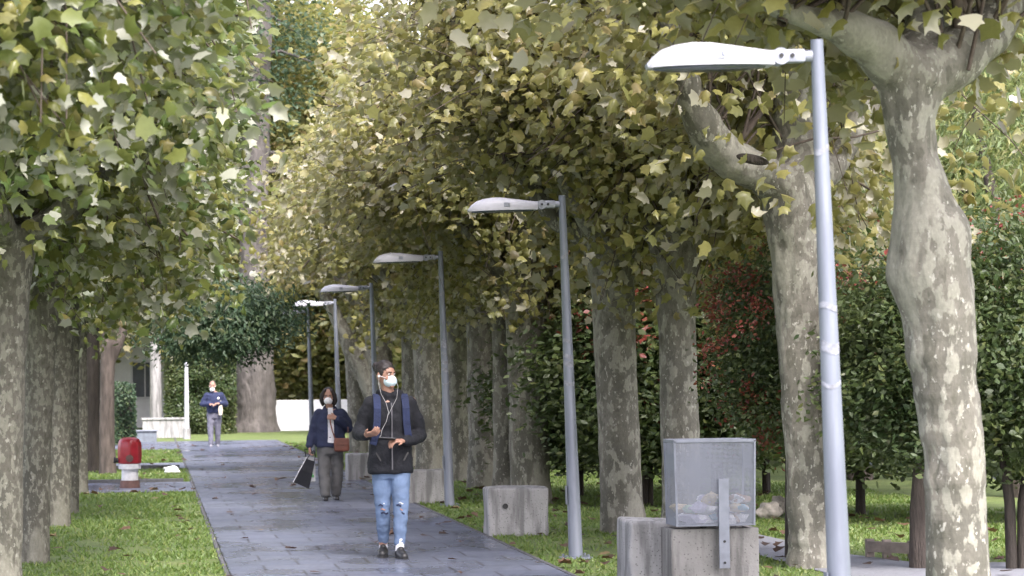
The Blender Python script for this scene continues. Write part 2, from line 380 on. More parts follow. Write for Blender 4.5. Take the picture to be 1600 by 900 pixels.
GR = 'plane trees along the right side of the path'; GL = 'plane trees along the left side of the path'
def clip_right(p, g):
    n = g.normal(size=len(p))
    return ~((p[:, 0] < 3.85+n*.1) & (p[:, 2] < 3.45+n*.1)) & (p[:, 0] > np.interp(p[:, 1], [12, 20, 40, 60], [1.4, 1.8, 1.95, 2.2])+n*.15)
def clip_left(p, g):
    n = g.normal(size=len(p))
    return (p[:, 0] < np.interp(p[:, 1], [12, 27, 45, 60], [.42, .98, 1.6, 2.2])+n*.12)
def bark_disp(amp=.022, knob=.0, seed=0):
    def f(c, n):
        q = Vector((c.x*3+seed, c.y*3, c.z*1.3)); a = noise.noise(q)*amp + noise.noise(Vector((c.x*9+seed, c.y*9, c.z*5)))*amp*.45
        w = noise.noise(Vector((seed*3.1, 0, c.z*7)))  # horizontal ring folds
        a += max(0, w-.25)*amp*.7
        return n*a
    return f
def trunk(parent, pts, rad, mat, voxel=.025, limbs=(), name='trunk', amp=.022, seed=0, it=5):
    m = MB(); m.chain([Vector(p) for p in pts], rad)
    for lp, lr in limbs: m.chain([Vector(p) for p in lp], lr)
    return m.blend(name, mat, parent, voxel, it, disp=bark_disp(amp, seed=seed))
n_tree = [0]
def plane_tree(base, top, dia, label, group, green=False, rz=None, head=HEAD, sx=1.0, sz=1.0, zmin=2.2):
    """base (world), top: world point where the trunk reaches the head"""
    i = n_tree[0]; n_tree[0] += 1
    t = empty('plane_tree', base, label, 'tree', group)
    top = Vector(top)-Vector(base); top = top*(head/top.z); r = dia/2
    pts = [Vector((0, 0, -.1)), Vector((0, 0, .04)), top*.12, top*.35, top*.65, top*.88, top]
    rad = [r*1.22, r*1.14, r*1.03, r, r*.98, r*1.04, r*1.3]
    g = random.Random(50+i); limbs = []
    for k in range(5):
        a = 2*math.pi*(k+g.random()*.7)/5; L = g.uniform(.9, 1.5)
        d = Vector((math.cos(a), math.sin(a), 0))
        limbs.append(([top, top+d*.35*L+Vector((0, 0, .28)), top+d*.8*L+Vector((0, 0, .8*L)), top+d*1.05*L+Vector((0, 0, 1.5*L))], [r*.75, r*.5, r*.36, r*.2]))
    trunk(t, pts, rad, M_bark_shaded if group == GL else M_bark, .025 if base[1] < 30 else .035, limbs, seed=i*7.3, amp=.02)
    far_ = base[1] > 40
    hp = [(top.x, top.y, head)]+[tuple(l[0][j]) for l in limbs for j in (2, 3, 3)]
    p, o, ss, tb = crown_data(hp, 4.65, 2.75*sx, 2.5*sz, 85 if far_ else (190 if base[1] < 13 else 145), 85 if far_ else 125, (.12, .19) if far_ else ((.075, .12) if base[1] < 13 else (.08, .145)), zmin, 100+i,
                              clip=clip_left if group == GL else clip_right, base=base)
    obj('crown', leaf_mesh('crown', p, ss, LT_PLANE, out=o), M_planeg if green else M_plane, t)
    obj('branches', tb.mesh('branches'), M_twig, t)
    return t
# --- right row, near to far
# tree 1: big forked trunk in front at the right
Y1 = 13.6
def path_px(lst, Y, dy=0):
    out, rr = [], []
    for k, q in enumerate(lst):
        u, v, w = q[:3]; y = Y+dy*k + (q[3] if len(q) > 3 else 0); p = P(u, v, y); out.append(p); rr.append(w/2/ppm(y))
    return out, rr
def rel(pts, b): return [p-b for p in pts]
def hero(name, Y, main, limbs, label, group, crown_args, extra=None, seed=0, green=False):
    mp, mr = path_px(main, Y); base = Vector((mp[0].x, mp[0].y, 0))
    t = empty(name, base, label, 'tree', group)
    L = []
    for lst, dy in limbs:
        a, b = path_px(lst, Y, dy); L.append((rel(a, base), b))
    trunk(t, rel(mp, base), mr, M_bark, .016, L, seed=seed, amp=.036, it=2)
    tip = L[0][0][-1]
    if crown_args:
        c0 = crown_args.pop('centre'); crown_args['head'] = [c0]+[tuple(q) for l in L for q in l[0][2:]]
        p, o, s, tb = crown_data(base=base, **crown_args)
        obj('crown', leaf_mesh('crown', p, s, LT_PLANE, out=o), M_planeg if green else M_plane, t, smooth=True)
        obj('branches', tb.mesh('branches'), M_twig, t)
    return t, base
def clip_t1(p, g):
    n = g.normal(size=len(p)); return clip_right(p, g) & ~((p[:, 0] > 3.35+n*.1) & (p[:, 1] < 14.0) & (p[:, 2] < 3.95+n*.12) & (g.random(len(p)) > .32)) & ~((p[:, 0] > 4.15) & (p[:, 1] < 14.6) & (p[:, 2] < 3.9) & (g.random(len(p)) > .35))
def clip_t2(p, g):
    n = g.normal(size=len(p)); return clip_right(p, g) & ~((p[:, 0] > 4.0) & (p[:, 1] < 20.4) & (p[:, 2] < 4.5+n*.2) & (n > -1.0))
T1, b1 = hero('plane_tree', Y1,
    [(1510, 1060, 150), (1506, 1010, 118), (1500, 900, 102), (1490, 760, 100), (1480, 640, 104), (1470, 560, 104), (1466, 480, 112), (1452, 420, 128), (1455, 360, 126), (1446, 310, 100), (1432, 250, 80), (1424, 190, 84), (1426, 130, 104)],
    [([(1430, 120, 108), (1490, 95, 88), (1540, 55, 76), (1568, 0, 68), (1590, -80, 62), (1640, -220, 50)], .1),
     ([(1425, 120, 100), (1375, 70, 78), (1310, 42, 52), (1230, 18, 44), (1130, -20, 38), (980, -90, 28)], -.12),
     ([(1425, 110, 90), (1440, 40, 60), (1430, -60, 50), (1400, -200, 40)], .25)],
    'thick mottled plane tree forking into two limbs, nearest on the right edge', GR,
    dict(centre=(0, 0, 3.2), cz=5.3, rx=3.1, rz=2.45, nb=150, per=110, size=(.09, .16), zmin=3.12, seed=5, clip=clip_t1), seed=3)
T2, b2 = hero('plane_tree', 20.3,
    [(1276, 915, 110), (1274, 885, 98), (1270, 850, 78), (1264, 760, 72), (1257, 640, 72), (1251, 540, 74), (1248, 450, 84), (1249, 390, 92), (1246, 330, 106), (1240, 290, 100)],
    [([(1235, 300, 90), (1195, 270, 62), (1145, 248, 66), (1108, 208, 58), (1082, 160, 44), (1062, 90, 36), (1035, 0, 30)], -.12),
     ([(1245, 290, 95), (1250, 230, 76), (1240, 160, 66), (1232, 70, 58), (1215, -60, 44)], .1),
     ([(1250, 300, 60), (1310, 250, 44), (1360, 160, 34), (1400, 40, 26)], .25)],
    'mottled plane tree just behind the nearest lamp post with a hollow in its limb', GR,
    dict(centre=(0, 0, 3.1), cz=4.9, rx=2.7, rz=2.3, nb=110, per=110, size=(.09, .155), zmin=2.55, seed=6, clip=clip_t2), seed=11)
MB().ell(P(1176, 249, 19.72)-b2, (.135, .03, .04), Matrix.Rotation(R(12), 3, 'Y')).build('hollow', M_barkd, T2, smooth=True)
def gtree(u, v, u2, wpx, label, green=False, group=GR, **k):
    b = G(u, v); tp = P(u2, 450, b.y); return plane_tree((b.x, b.y, 0), tp, wpx/ppm(b.y), label, group, green, **k)
gtree(974, 832, 957, 66, 'smooth olive plane trunk left of the tree behind the mesh bin', sz=1.0)
gtree(1066, 840, 1056, 62, 'pale flecked plane tree rising directly behind the wire mesh bin', sx=.95)
gtree(829, 788, 820, 62, 'broad mottled plane trunk right behind the middle concrete block', head=2.7)
gtree(788, 784, 784, 34, 'slim darker plane trunk tucked against the broad one behind the middle block', sx=.9)
gtree(754, 763, 750, 44, 'pale mottled plane trunk between third lamp post and the middle block')
gtree(718, 752, 714, 34, 'greyish plane trunk half hidden behind the third lamp post', sx=.9)
gtree(672, 737, 664, 42, 'plane trunk between the walking man and the third lamp post')
gtree(645, 732, 640, 32, 'slim plane trunk beside the walking man on the right of his head', sx=.9)
gtree(600, 716, 585, 44, 'plane tree with a leaning limb behind the walking man')
gtree(562, 708, 548, 30, 'far plane trunk between the woman and the man', sx=.9)
for (u, v, u2, w) in ((1050, 800, 1046, 0),):
    pass
# leaning limb seen left of the man's head
lb = G(596, 716); t_ = [o for o in COL.objects if o.name.startswith('plane_tree') and (o.location-lb).length < .6][0]
mm = MB(); a_, r_ = path_px([(592, 640, 34), (575, 590, 34), (552, 550, 30), (530, 505, 24), (505, 455, 16)], lb.y); mm.chain(rel(a_, t_.location), r_)
mm.blend('limb', M_bark, t_, .03, 4, disp=bark_disp(.02))
# --- left row
b0 = Vector((-1.15, 12.3, 0))
gL = [(-2, 935, 14, 62, 'leftmost plane trunk cut by the left edge, with a swollen shoulder', 2.55),
      (50, 880, 66, 48, 'flaky plane trunk second from the left edge', 2.5), (86, 822, 96, 42, 'plane trunk third from the left edge, greenish flecks', 2.5),
      (109, 803, 113, 26, 'slim plane trunk fourth from the left edge', 2.5), (125, 772, 124, 24, 'thin plane trunk nearest the red hydrant', 2.5)]
for k, (u, v, u2, w, lab, hd) in enumerate(gL):
    gtree(u, v, u2, w, lab, green=True, group=GL, head=hd, sx=.92 if k else .85, sz=.95, zmin=2.45 if k == 0 else 2.0)
plane_tree((-1.25, 12.6, 0), (-1.2, 12.6, 3), .4, 'plane tree just outside the left edge whose big leaves hang into the corner', GL, green=True, head=2.95, sx=.72, sz=.9, zmin=2.65)
for k, Yk in enumerate((46, 54)):
    plane_tree((-1.6, Yk, 0), (-1.6, Yk, 3), .4, 'far plane tree of the left row behind the dark trunk', GL, green=False, head=3.6, sx=.9, sz=.95)
# ------------------------------------------------------------------ shrubs and background trees
def clump_crown(c, r, nclump, per, size, seed, spread=.28, zmin=.05, shell=.55, tmpl=LT_S, droop=.4, name='crown', flat=.5):
    g = np.random.default_rng(seed); d = g.normal(size=(nclump, 3)); d /= np.linalg.norm(d, axis=1)[:, None]
    lump = np.array([1+.28*noise.noise(Vector(q*1.7)+Vector((seed, 0, 0))) for q in d])
    cc = np.array(c)+d*np.array(r)*(g.uniform(min(shell, 1), max(shell, 1.0), nclump)*lump)[:, None]
    p = np.repeat(cc, per, axis=0)+g.normal(size=(nclump*per, 3))*spread*np.array([1, 1, .8])
    o = p-np.array(c); o /= np.linalg.norm(o, axis=1)[:, None]
    k = p[:, 2] > zmin; p = p[k]; o = o[k]
    return leaf_mesh(name, p, g.uniform(size[0], size[1], len(p)), tmpl, droop=droop, out=o, flat=flat)
def stems(parent, h, r, n, mat, seed, spread=.5, name='trunk', fork=.3):
    g = random.Random(seed); m = Tubes(); spread = spread if n > 1 else spread*.3
    for k in range(n):
        a = g.uniform(0, 6.28); b = Vector((math.cos(a), math.sin(a), 0)); z0 = h*fork
        pts = [Vector((0, 0, -.05))+b*.05*(n > 1), b*.06*(n > 1)+Vector((0, 0, z0)), b*spread*.5*g.uniform(.5, 1)+Vector((0, 0, h*.65)), b*spread+Vector((g.uniform(-.2, .2), 0, h))]
        m.add(pts, [r*1.2, r, r*.7, r*.25], 9)
    return obj(name, m.mesh(name), mat, parent)
SH = [clump_crown((0, 0, 1.9), (1.5, 1.3, 1.6), 330, 55, (.07, .12), 200+i, zmin=.35, spread=.22) for i in range(2)]
def shrub(u, v, sc, label, seed, group='dark shrubs behind the right row', red=False, nst=1, sr=.07, zs=1.0, sh=None, mat=None, me=None, name='dark_shrub', barkm=None, dz=0):
    b = G(u, v) if isinstance(u, (int, float)) else Vector(u)
    t = empty(name, b, label, 'shrub' if 'shrub' in name else 'tree', group)
    m = me or SH[seed % 2]
    if not m.materials: m.materials.append(mat or M_shrub)
    c = bpy.data.objects.new('crown', m); COL.objects.link(c); c.parent = t; c.scale = (sc, sc, sc*zs); c.rotation_euler = (0, 0, seed*1.3); c.location = (0, 0, dz)
    stems(t, 1.9*sc*zs+dz, sr, nst, barkm or M_barkd, seed)
    if red:
        mr = clump_crown((0, 0, 2.1), (1.5, 1.35, 1.4), 90, 45, (.05, .10), 300+seed, spread=.14, name='red_leaf_clusters', shell=1.05)
        o = obj('red_leaf_clusters', mr, M_red, t); o.scale = (sc, sc, sc*zs); o.location = (0, 0, dz)
    return t
shrub(905, 775, .95, 'dark shrub filling the gap left of the smooth olive trunk', 1, nst=3, sr=.03, zs=.8)
shrub(1010, 790, 1.0, 'dark shrub filling the gap between the two trunks left of the bin', 2, nst=3, sr=.03, zs=.85)
shrub(1120, 788, 1.05, 'dark shrub with red leaf clusters right above the mesh bin', 3, red=True, nst=3, sr=.03, zs=1.05)
shrub(1240, 872, .5, 'shrubby tree with red leaf clusters, its black stem left of the hollow plane', 4, sr=.065, zs=1.1, dz=.75, red=True)
shrub(1345, 805, .8, 'dark round shrub right of the nearest lamp post', 5, zs=.85, dz=.15, sr=.05)
shrub(1440, 888, .58, 'small dark tree with a grey stem half behind the nearest trunk', 6, sr=.085, zs=1.0, dz=.55, barkm=M_bark2)
shrub(1590, 890, .62, 'dark many-stemmed shrub at the right edge', 7, nst=4, sr=.035, zs=1.1, dz=.45, red=False)
shrub(1500, 812, 1.15, 'dark shrub behind the nearest trunk on the right', 8, zs=.8, sr=.05)
shrub(1620, 812, 1.1, 'dark shrub with a red tinge beyond the right edge lawn', 9, zs=.85, red=True, sr=.05)
shrub(1200, 772, 1.2, 'tall shrub with red leaf clusters far behind, between the bin and the nearest lamp post', 10, zs=.95, red=True, nst=3, sr=.03)
shrub(880, 725, 1.1, 'distant dark shrub seen left of the second lamp post', 11, nst=3, sr=.03)
# willow like pale trees high at the right
WI = [clump_crown((0, 0, 4.6), (2.3, 2.0, 3.1), 300, 60, (.10, .17), 400+i, spread=.34, zmin=.8, tmpl=LT_N, droop=1.0) for i in range(2)]
FA = [clump_crown((0, 0, 5.2), (3.2, 2.8, 4.6), 420, 45, (.16, .28), 500+i, spread=.5, zmin=.4) for i in range(3)]
FB = [clump_crown((0, 0, 9.2), (5.4, 4.6, 8.0), 800, 55, (.17, .30), 550+i, spread=.62, zmin=.4, shell=.7) for i in range(2)]
def btree(x, y, sc, label, seed, me, mat, name, group, sr=.14, zs=1.0, bark=None, h=4.4):
    t = empty(name, (x, y, 0), label, 'tree', group)
    if not me.materials: me.materials.append(mat)
    if me.materials[0] != mat:
        key = me.name+mat.name; me = bpy.data.meshes.get(key) or me.copy(); me.name = key; me.materials.clear(); me.materials.append(mat)
    c = bpy.data.objects.new('crown', me); COL.objects.link(c); c.parent = t; c.scale = (sc, sc, sc*zs); c.rotation_euler = (0, 0, seed*1.7)
    stems(t, h*sc*zs*1.3, sr, 3, bark or M_bark2, seed, spread=1.4*sc, fork=.45); return t
def xat(u, Y): return P(u, 590, Y).x
for k, (u, Y, sc, lab) in enumerate(((1590, 31, .9, 'pale green feathery tree filling the upper right corner'), (1480, 36, 1.05, 'pale green feathery tree seen under the fork of the nearest trunk'), (1340, 37, .95, 'pale green feathery tree behind the nearest lamp post'), (1680, 38, 1.2, 'pale green feathery tree beyond the right edge'))):
    btree(xat(u, Y), Y, sc, lab, k, WI[k % 2], M_willow, 'feathery_tree', 'pale feathery trees behind the shrubs')
far = [(1230, 44), (1100, 47), (980, 50), (860, 56), (1400, 50), (1560, 52), (1700, 55), (760, 74), (690, 82), (610, 88), (1200, 75), (1450, 80), (1000, 80)]
for k, (u, Y) in enumerate(far):
    btree(xat(u, Y), Y, 1.0 if Y < 60 else 1.2, 'yellow green background tree behind the right hand row of planes', k, FA[k % 3], M_far, 'background_tree', 'background trees behind the right row', zs=.9)
for k, (u, Y) in enumerate(((545, 84), (480, 96), (330, 100), (230, 104), (110, 98), (20, 92), (-70, 80), (560, 110), (400, 125), (280, 130), (440, 118), (350, 122), (440, 86.5), (505, 92), (455, 136), (395, 140), (310, 138), (250, 120), (540, 140))):
    bg_ = Y in (86.5, 92) or Y > 109
    btree(xat(u, Y), Y, 1.05 if bg_ else 1.15, 'yellow green background tree beyond the end of the path', k+20, FB[k % 2] if bg_ else FA[k % 3], M_far, 'background_tree', 'background trees beyond the path end', zs=.85, h=8 if bg_ else 4.4)
# evergreen with a drooping dark crown over the far left of the path
eb = G(168, 741); t = empty('evergreen_tree', eb, 'dark evergreen tree with brown trunk whose crown droops over the far path', 'tree')
ec = P(348, 512, 45)-eb
ev = [clump_crown((ec.x, ec.y, ec.z+.12), (1.45, 1.4, .72), 330, 60, (.07, .12), 600, spread=.2, zmin=1.7, droop=.9, tmpl=simple_leaf_template(.2), shell=.3)]
obj('crown', ev[0], M_yew, t)
trunk(t, [(0, 0, -.1), (0, 0, .1), (0, 0, 1), (.02, 0, 2.2)], [.17, .15, .13, .12], M_bark2, .03, [([(.02, 0, 1.9), (.3, .2, 2.5), (.9, .6, 2.9), (ec.x, ec.y, ec.z+.5)], [.11, .09, .07, .03]), ([(.02, 0, 2.1), (0, .3, 3.2), (.1, .3, 4.5)], [.1, .08, .03])])
db = G(146, 738); t = empty('dark_trunked_tree', db, 'tree with a nearly black trunk beside the brown one, left of the hydrant', 'tree')
trunk(t, [(0, 0, -.1), (0, 0, .1), (0, 0, 2), (0, .1, 4.2)], [.17, .14, .12, .10], M_barkd, .03)
c = clump_crown((0, .3, 4.6), (1.5, 1.5, 1.6), 200, 45, (.10, .17), 610, spread=.3, zmin=2.5); obj('crown', c, M_planeg, t)
# giant trunk at the path's end
gb = G(398, 675); gy = gb.y; t = empty('giant_conifer', gb, 'huge grey brown conifer trunk standing at the end of the path', 'tree')
mp, mr = path_px([(398, 684, 82), (399, 672, 70), (400, 640, 62), (399, 560, 56), (398, 450, 50), (397, 300, 44), (400, 200, 42), (405, 60, 38), (403, -60, 32), (403, -200, 26)], gy)
trunk(t, rel(mp, gb), mr, M_barkg, .05, seed=5, amp=.05)
m = Tubes(); gg = random.Random(3)
for k in range(14):
    z = gg.uniform(6.5, 14); a = gg.uniform(0, 6.28); L = gg.uniform(1.5, 3); d = Vector((math.cos(a), math.sin(a), 0))
    m.add([Vector((0, 0, z)), Vector((0, 0, z+.1))+d*L*.5, Vector((0, 0, z-.3))+d*L], [.08, .05, .02], 6)
obj('branches', m.mesh('branches'), M_barkg, t)
c = clump_crown((0, 0, 13.5), (2.4, 2.4, 5.0), 160, 40, (.12, .2), 620, spread=.35, zmin=7.5); obj('crown', c, M_yew, t)
# hedge, flowering bush behind the wall
def hedge(name, u0, u1, Y, z1, dep, mat, label, seed, cat='hedge', tmpl=LT_S, size=(.07, .12), dens=1.0):
    x0, x1 = P(u0, 590, Y).x, P(u1, 590, Y).x; g = np.random.default_rng(seed); n = int((x1-x0)*z1*1500*dens)
    p = np.stack([g.uniform(x0, x1, n)-(x0+x1)/2, g.uniform(-dep/2, dep/2, n), g.uniform(0.02, z1, n)], 1)
    for i in range(n):
        q = noise.noise(Vector((p[i][0]*1.2+seed, 0, p[i][2]*1.2))); p[i][1] = -dep/2+g.exponential(.14)+q*.45; p[i][2] *= 1+.12*noise.noise(Vector((p[i][0]*2, seed, 0)))
    o = np.tile(np.array([[0, -1., .3]]), (n, 1))
    t = empty(name, ((x0+x1)/2, Y, 0), label, cat); obj('foliage', leaf_mesh('foliage', p, g.uniform(*size, n), tmpl, out=o), mat, t)
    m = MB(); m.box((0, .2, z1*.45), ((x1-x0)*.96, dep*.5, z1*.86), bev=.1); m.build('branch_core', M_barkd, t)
    return t
hedge('dark_hedge', 256, 368, 79, 2.6, 1.2, M_shrub, 'tall dark green hedge behind the distant man', 1)
hedge('clipped_hedge', 176, 212, 66, 1.6, .8, M_yew, 'small green hedge in front of the white building', 2)
fb = Vector((xat(462, 86), 86, 0)); t = empty('pale_flowering_bush', fb, 'cream and yellow bush rising behind the white wall', 'bush')
obj('foliage', clump_crown((0, 0, 1.7), (1.0, .8, 1.1), 60, 45, (.10, .18), 630, spread=.18), leaf_mat('cream_leaf', [(0, (.45, .4, .2)), (.5, (.75, .7, .5)), (1, (.3, .3, .08))], (.6, .55, .4), (.5, .5, .2)), t)
stems(t, 1.6, .04, 4, M_bark2, 6)
# long background woodland belt (uncountable)
def belt(Y, x0, x1, n, z1, seed):
    g = np.random.default_rng(seed); x = g.uniform(x0, x1, n); z = g.uniform(0, 1, n)**.8*z1*(1+.3*np.sin(x*.33)+.2*np.sin(x*.9+1))
    return np.stack([x, Y+g.normal(size=n)*2, z], 1)
p = belt(150, -45, 110, 80000, 11, 9)
o = obj('far_woodland', leaf_mesh('far_woodland', p, rng.uniform(.16, .32, len(p)), LT_S), M_far); tag(o, 'distant mass of trees closing the view', 'woodland', kind='stuff')
# ------------------------------------------------------------------ grass blades
def grass_field(x0, x1, y0, y1, n, seed):
    g = np.random.default_rng(seed); y = y0+(y1-y0)*g.uniform(0, 1, n)**1.4; x = g.uniform(x0, x1, n); return x, y
xs, ys = [], []
for a in ((-3, PL-.02, 14, 36.8, 60000, 1), (-3, PL-.02, 40.8, 46.8, 9000, 2), (PR+.06, 9.5, 13, 34, 90000, 3), (PR+.06, 9, 34, 66, 36000, 4), (-2.4, PL-.02, 50.6, 60.4, 8000, 5)):
    x, y = grass_field(*a); xs.append(x); ys.append(y)
x = np.concatenate(xs); y = np.concatenate(ys)
sidep = [G(*p_) for p_ in side]
def inside(x, y, poly):
    c = np.zeros(len(x), bool); n = len(poly); j = n-1
    for i in range(n):
        xi, yi, xj, yj = poly[i].x, poly[i].y, poly[j].x, poly[j].y
        c ^= ((yi > y) != (yj > y)) & (x < (xj-xi)*(y-yi)/(yj-yi+1e-12)+xi); j = i
    return c
k = ~inside(x, y, sidep)
den = np.array([noise.noise(Vector((a*1.1, b*1.1, 3)))+.6*noise.noise(Vector((a*4, b*4, 7))) for a, b in zip(x, y)])
k &= den > rng.uniform(-.55, .25, len(x)); x = x[k]; y = y[k]; n = len(x)
h = rng.uniform(.012, .042, n)*np.interp(y, [12, 30, 60], [1, 1.2, 1.7]); w = rng.uniform(.005, .011, n)*np.interp(y, [12, 60], [1, 3]); a = rng.uniform(0, 2*np.pi, n)
lean = rng.normal(size=(n, 2))*.022
V = np.zeros((n, 3, 3)); dx, dy = np.cos(a)*w, np.sin(a)*w
V[:, 0] = np.stack([x-dx, y-dy, 0*x], 1); V[:, 1] = np.stack([x+dx, y+dy, 0*x], 1); V[:, 2] = np.stack([x+lean[:, 0], y+lean[:, 1], h], 1)
o = obj('grass', npmesh('grass', V.reshape(-1, 3), np.arange(n*3).reshape(-1, 3)), M_grassb, smooth=False); tag(o, 'short uneven lawn grass on both sides of the path', 'grass', kind='stuff')
# fallen leaves
n = 1000; g = np.random.default_rng(12)
xx = np.concatenate([g.uniform(PL, PR, 115), g.uniform(-2.5, PL, 230), g.uniform(PR, 8, 655)]); yy = 14+g.uniform(0, 1, n)**1.3*50
edge = g.random(n) < .28; xx[edge & (xx > PL) & (xx < PR)] = PR-np.abs(g.normal(size=(edge & (xx > PL) & (xx < PR)).sum()))*.3
pos = np.stack([xx, yy, np.where((xx > PL) & (xx < PR), .028, .045)], 1)
TVv, TFf = LT_PLANE; sz_ = g.uniform(.05, .14, n); an = g.uniform(0, 6.28, n)
tilt = g.normal(size=(n, 2))*.25; curl = g.uniform(-1, 5, n)
Vx = (TVv[None, :, 0]*np.cos(an)[:, None]-TVv[None, :, 1]*np.sin(an)[:, None])*sz_[:, None]; Vy = (TVv[None, :, 0]*np.sin(an)[:, None]+TVv[None, :, 1]*np.cos(an)[:, None])*sz_[:, None]
Vz = np.abs(TVv[None, :, 0]*curl[:, None]*sz_[:, None]*.14)+Vx*tilt[:, :1]*.6+Vy*tilt[:, 1:]*.6
V = np.stack([Vx, Vy, Vz], 2)+pos[:, None]
o = obj('fallen_leaves', npmesh('fallen_leaves', V.reshape(-1, 3), (TFf[None]+(np.arange(n)*len(TVv))[:, None, None]).reshape(-1, 3)), M_fallen); tag(o, 'brown fallen leaves scattered over path and lawn', 'leaves', kind='stuff')
# ------------------------------------------------------------------ street lamps
def make_lamp():
    t = empty('street_lamp', (0, 0, 0), '', 'street lamp', 'street lamps along the path'); H = 3.14
    MB().cyl((0, 0, 0), (0, 0, H), .062, .030, 28).build('pole', M_galv, t, smooth=True)
    m = MB(); m.box((0, 0, .008), (.26, .26, .016), bev=.003)
    for sx in (-1, 1):
        for sy in (-1, 1): m.cyl((sx*.095, sy*.095, .016), (sx*.095, sy*.095, .04), .012, seg=6)
    m.build('base_plate', M_galv, t)
    m = MB(); m.box((-.0635, 0, .55), (.006, .07, .16), bev=.002); m.build('service_hatch', M_galv, t)
    m = MB(); z = H-.075
    m.cyl((-.028, 0, z), (-.09, 0, z), .028, .024); m.cyl((-.07, 0, z), (-.16, 0, z), .034, .034); m.box((-.115, 0, z), (.10, .066, .062), bev=.01)
    m.cyl((-.185, -.042, z-.002), (-.185, .042, z-.002), .04, .04, 24); m.box((-.21, 0, z), (.05, .055, .058), bev=.008)
    arm = m.build('arm', M_arm, t, smooth=True)
    for q in ((-.13, -.036, z), (-.185, -.045, z)): MB().cyl(q, (q[0], q[1]-.006, q[2]), .011, seg=6).build('bolt', M_dark, arm)
    # head
    L = .60; x0 = -.225; prof = [(0, .068, .15), (.08, .074, .19), (.2, .083, .235), (.35, .097, .262), (.5, .110, .27), (.65, .113, .262), (.78, .102, .235), (.88, .082, .19), (.95, .05, .13), (.985, .026, .08), (1, .012, .04)]
    zb = z-.045; rings = []
    for tt, hh, ww in prof:
        r = []
        for i in range(18):
            th = math.pi*i/17; cx_ = math.cos(th); r.append((x0-L*tt, ww/2*math.copysign(abs(cx_)**.6, cx_), zb+.004+hh*math.sin(th)**.75 if 0 < i < 17 else zb))
        rings.append(r)
    hd = MB().loft(rings).build('lamp_head', M_white, t, smooth=True)
    m = MB(); rr = []
    for s_, dz in ((.93, .0), (.9, -.008), (.6, -.014)):
        rr.append([(x0-L*.5+L*.49*s_*math.cos(q), .128*s_*math.sin(q), zb-.001+dz) for q in [2*math.pi*i/28 for i in range(28)]])
    m.loft(rr); m.build('lens', M_glass, hd, smooth=True)
    m = MB(); m.box((x0-L*.46, -.131, zb+.045), (.055, .012, .04), bev=.004).box((x0-L*.43, -.137, zb+.05), (.016, .012, .02), bev=.003); m.build('latch', M_arm, hd)
    m = MB(); m.box((x0-L*.985, 0, zb+.012), (.02, .07, .018), bev=.004); m.build('hinge', M_arm, hd)
    return t
proto = make_lamp()
names = ['nearest tall lamp post with torn pale stickers, at the right', 'second lamp post, standing between the middle concrete block and the bin', 'third lamp post, just right of the walking man', 'fourth lamp post, rising directly behind the walking man', 'fifth lamp post, right behind the woman', 'farthest lamp post, left of the woman beside the white wall']
tops = [(1276, 62), (878, 305), (688, 392), (580, 442), (523, 467), (481, 481)]
bots = [None, (902, 872), (707, 803), None, None, None]
for i, (u, v) in enumerate(tops):
    o = proto if i == 0 else copy_tree(proto)
    # distance from the height of the top above the horizon
    lo, hi = 5.0, 90.0
    for _ in range(50):
        mid = (lo+hi)/2
        if P(u, v, mid).z > 3.14: hi = mid
        else: lo = mid
    tp = P(u, v, lo); o.location = (tp.x+3.14*.026, lo, 0); o.rotation_euler = (0, -.026, 0); o['label'] = names[i]
    if i in (0, 1, 2):
        bands = {0: ((1.86, .03, .05), (1.66, .05, .05), (1.50, .02, .05), (2.6, .03, 0)), 1: ((1.72, .04, .0), (1.5, .03, 0)), 2: ((1.95, .1, 0), (1.75, .05, 0))}[i]
        for q, (z, hgt, dd) in enumerate(bands):
            r = .062-.032*z/3.14
            ring = []
            for zz, rr in ((z, r+.0006), (z, r+.0025), (z+hgt, r+.0022), (z+hgt, r+.0004)):
                ring.append([(rr*math.cos(th), rr*math.sin(th), zz+.012*math.sin(th*2+q)) for th in [R(195)+R(135)*k/12 for k in range(13)]])
            m = MB(); LL = [[m.bm.verts.new(p_) for p_ in rg] for rg in ring]
            for a1, b1_ in zip(LL, LL[1:]+LL[:1]):
                for k in range(12): m.bm.faces.new((a1[k], a1[k+1], b1_[k+1], b1_[k]))
            m.build('sticker', M_sticker, o)
# pale post far left
b = G(292, 686); t = empty('pale_post', b, 'pale straight post beside the low wall, left of the distant man', 'post')
MB().cyl((0, 0, 0), (0, 0, 2.05), .075, .05, 20).build('pole', M_white, t, smooth=True); MB().ell((0, 0, 2.09), (.06, .06, .05)).build('cap', M_white, t, smooth=True); MB().cyl((0, 0, 0), (0, 0, .3), .11, .1).build('base', M_conc, t, smooth=True)
# ------------------------------------------------------------------ concrete blocks
def block(loc, d, label, mat=M_conc, rz=0, seed=0, hole=None, group='concrete blocks beside the path'):
    t = empty('concrete_block', loc, label, 'concrete block', group, rz=rz)
    m = MB(); m.box((0, 0, 0), d, bev=.03, seg=3)
    bmesh.ops.subdivide_edges(m.bm, edges=[e for e in m.bm.edges if e.calc_length() > .15], cuts=7, use_grid_fill=True)
    def dd(v): return Vector((noise.noise(v*6+Vector((seed, 0, 0))), noise.noise(v*6+Vector((0, seed, 9))), noise.noise(v*5+Vector((5, 0, seed)))))*.012
    for v in m.bm.verts: v.co += dd(v.co)
    bmesh.ops.translate(m.bm, verts=m.bm.verts[:], vec=(0, 0, d[2]/2-.02)); bd = m.build('body', mat, t, smooth=True)
    if hole: MB().cyl((hole[0], -d[1]/2-.012, hole[1]), (hole[0], -d[1]/2+.03, hole[1]), .027, .022, 14).build('lifting_hole', M_dark, t)
    return t
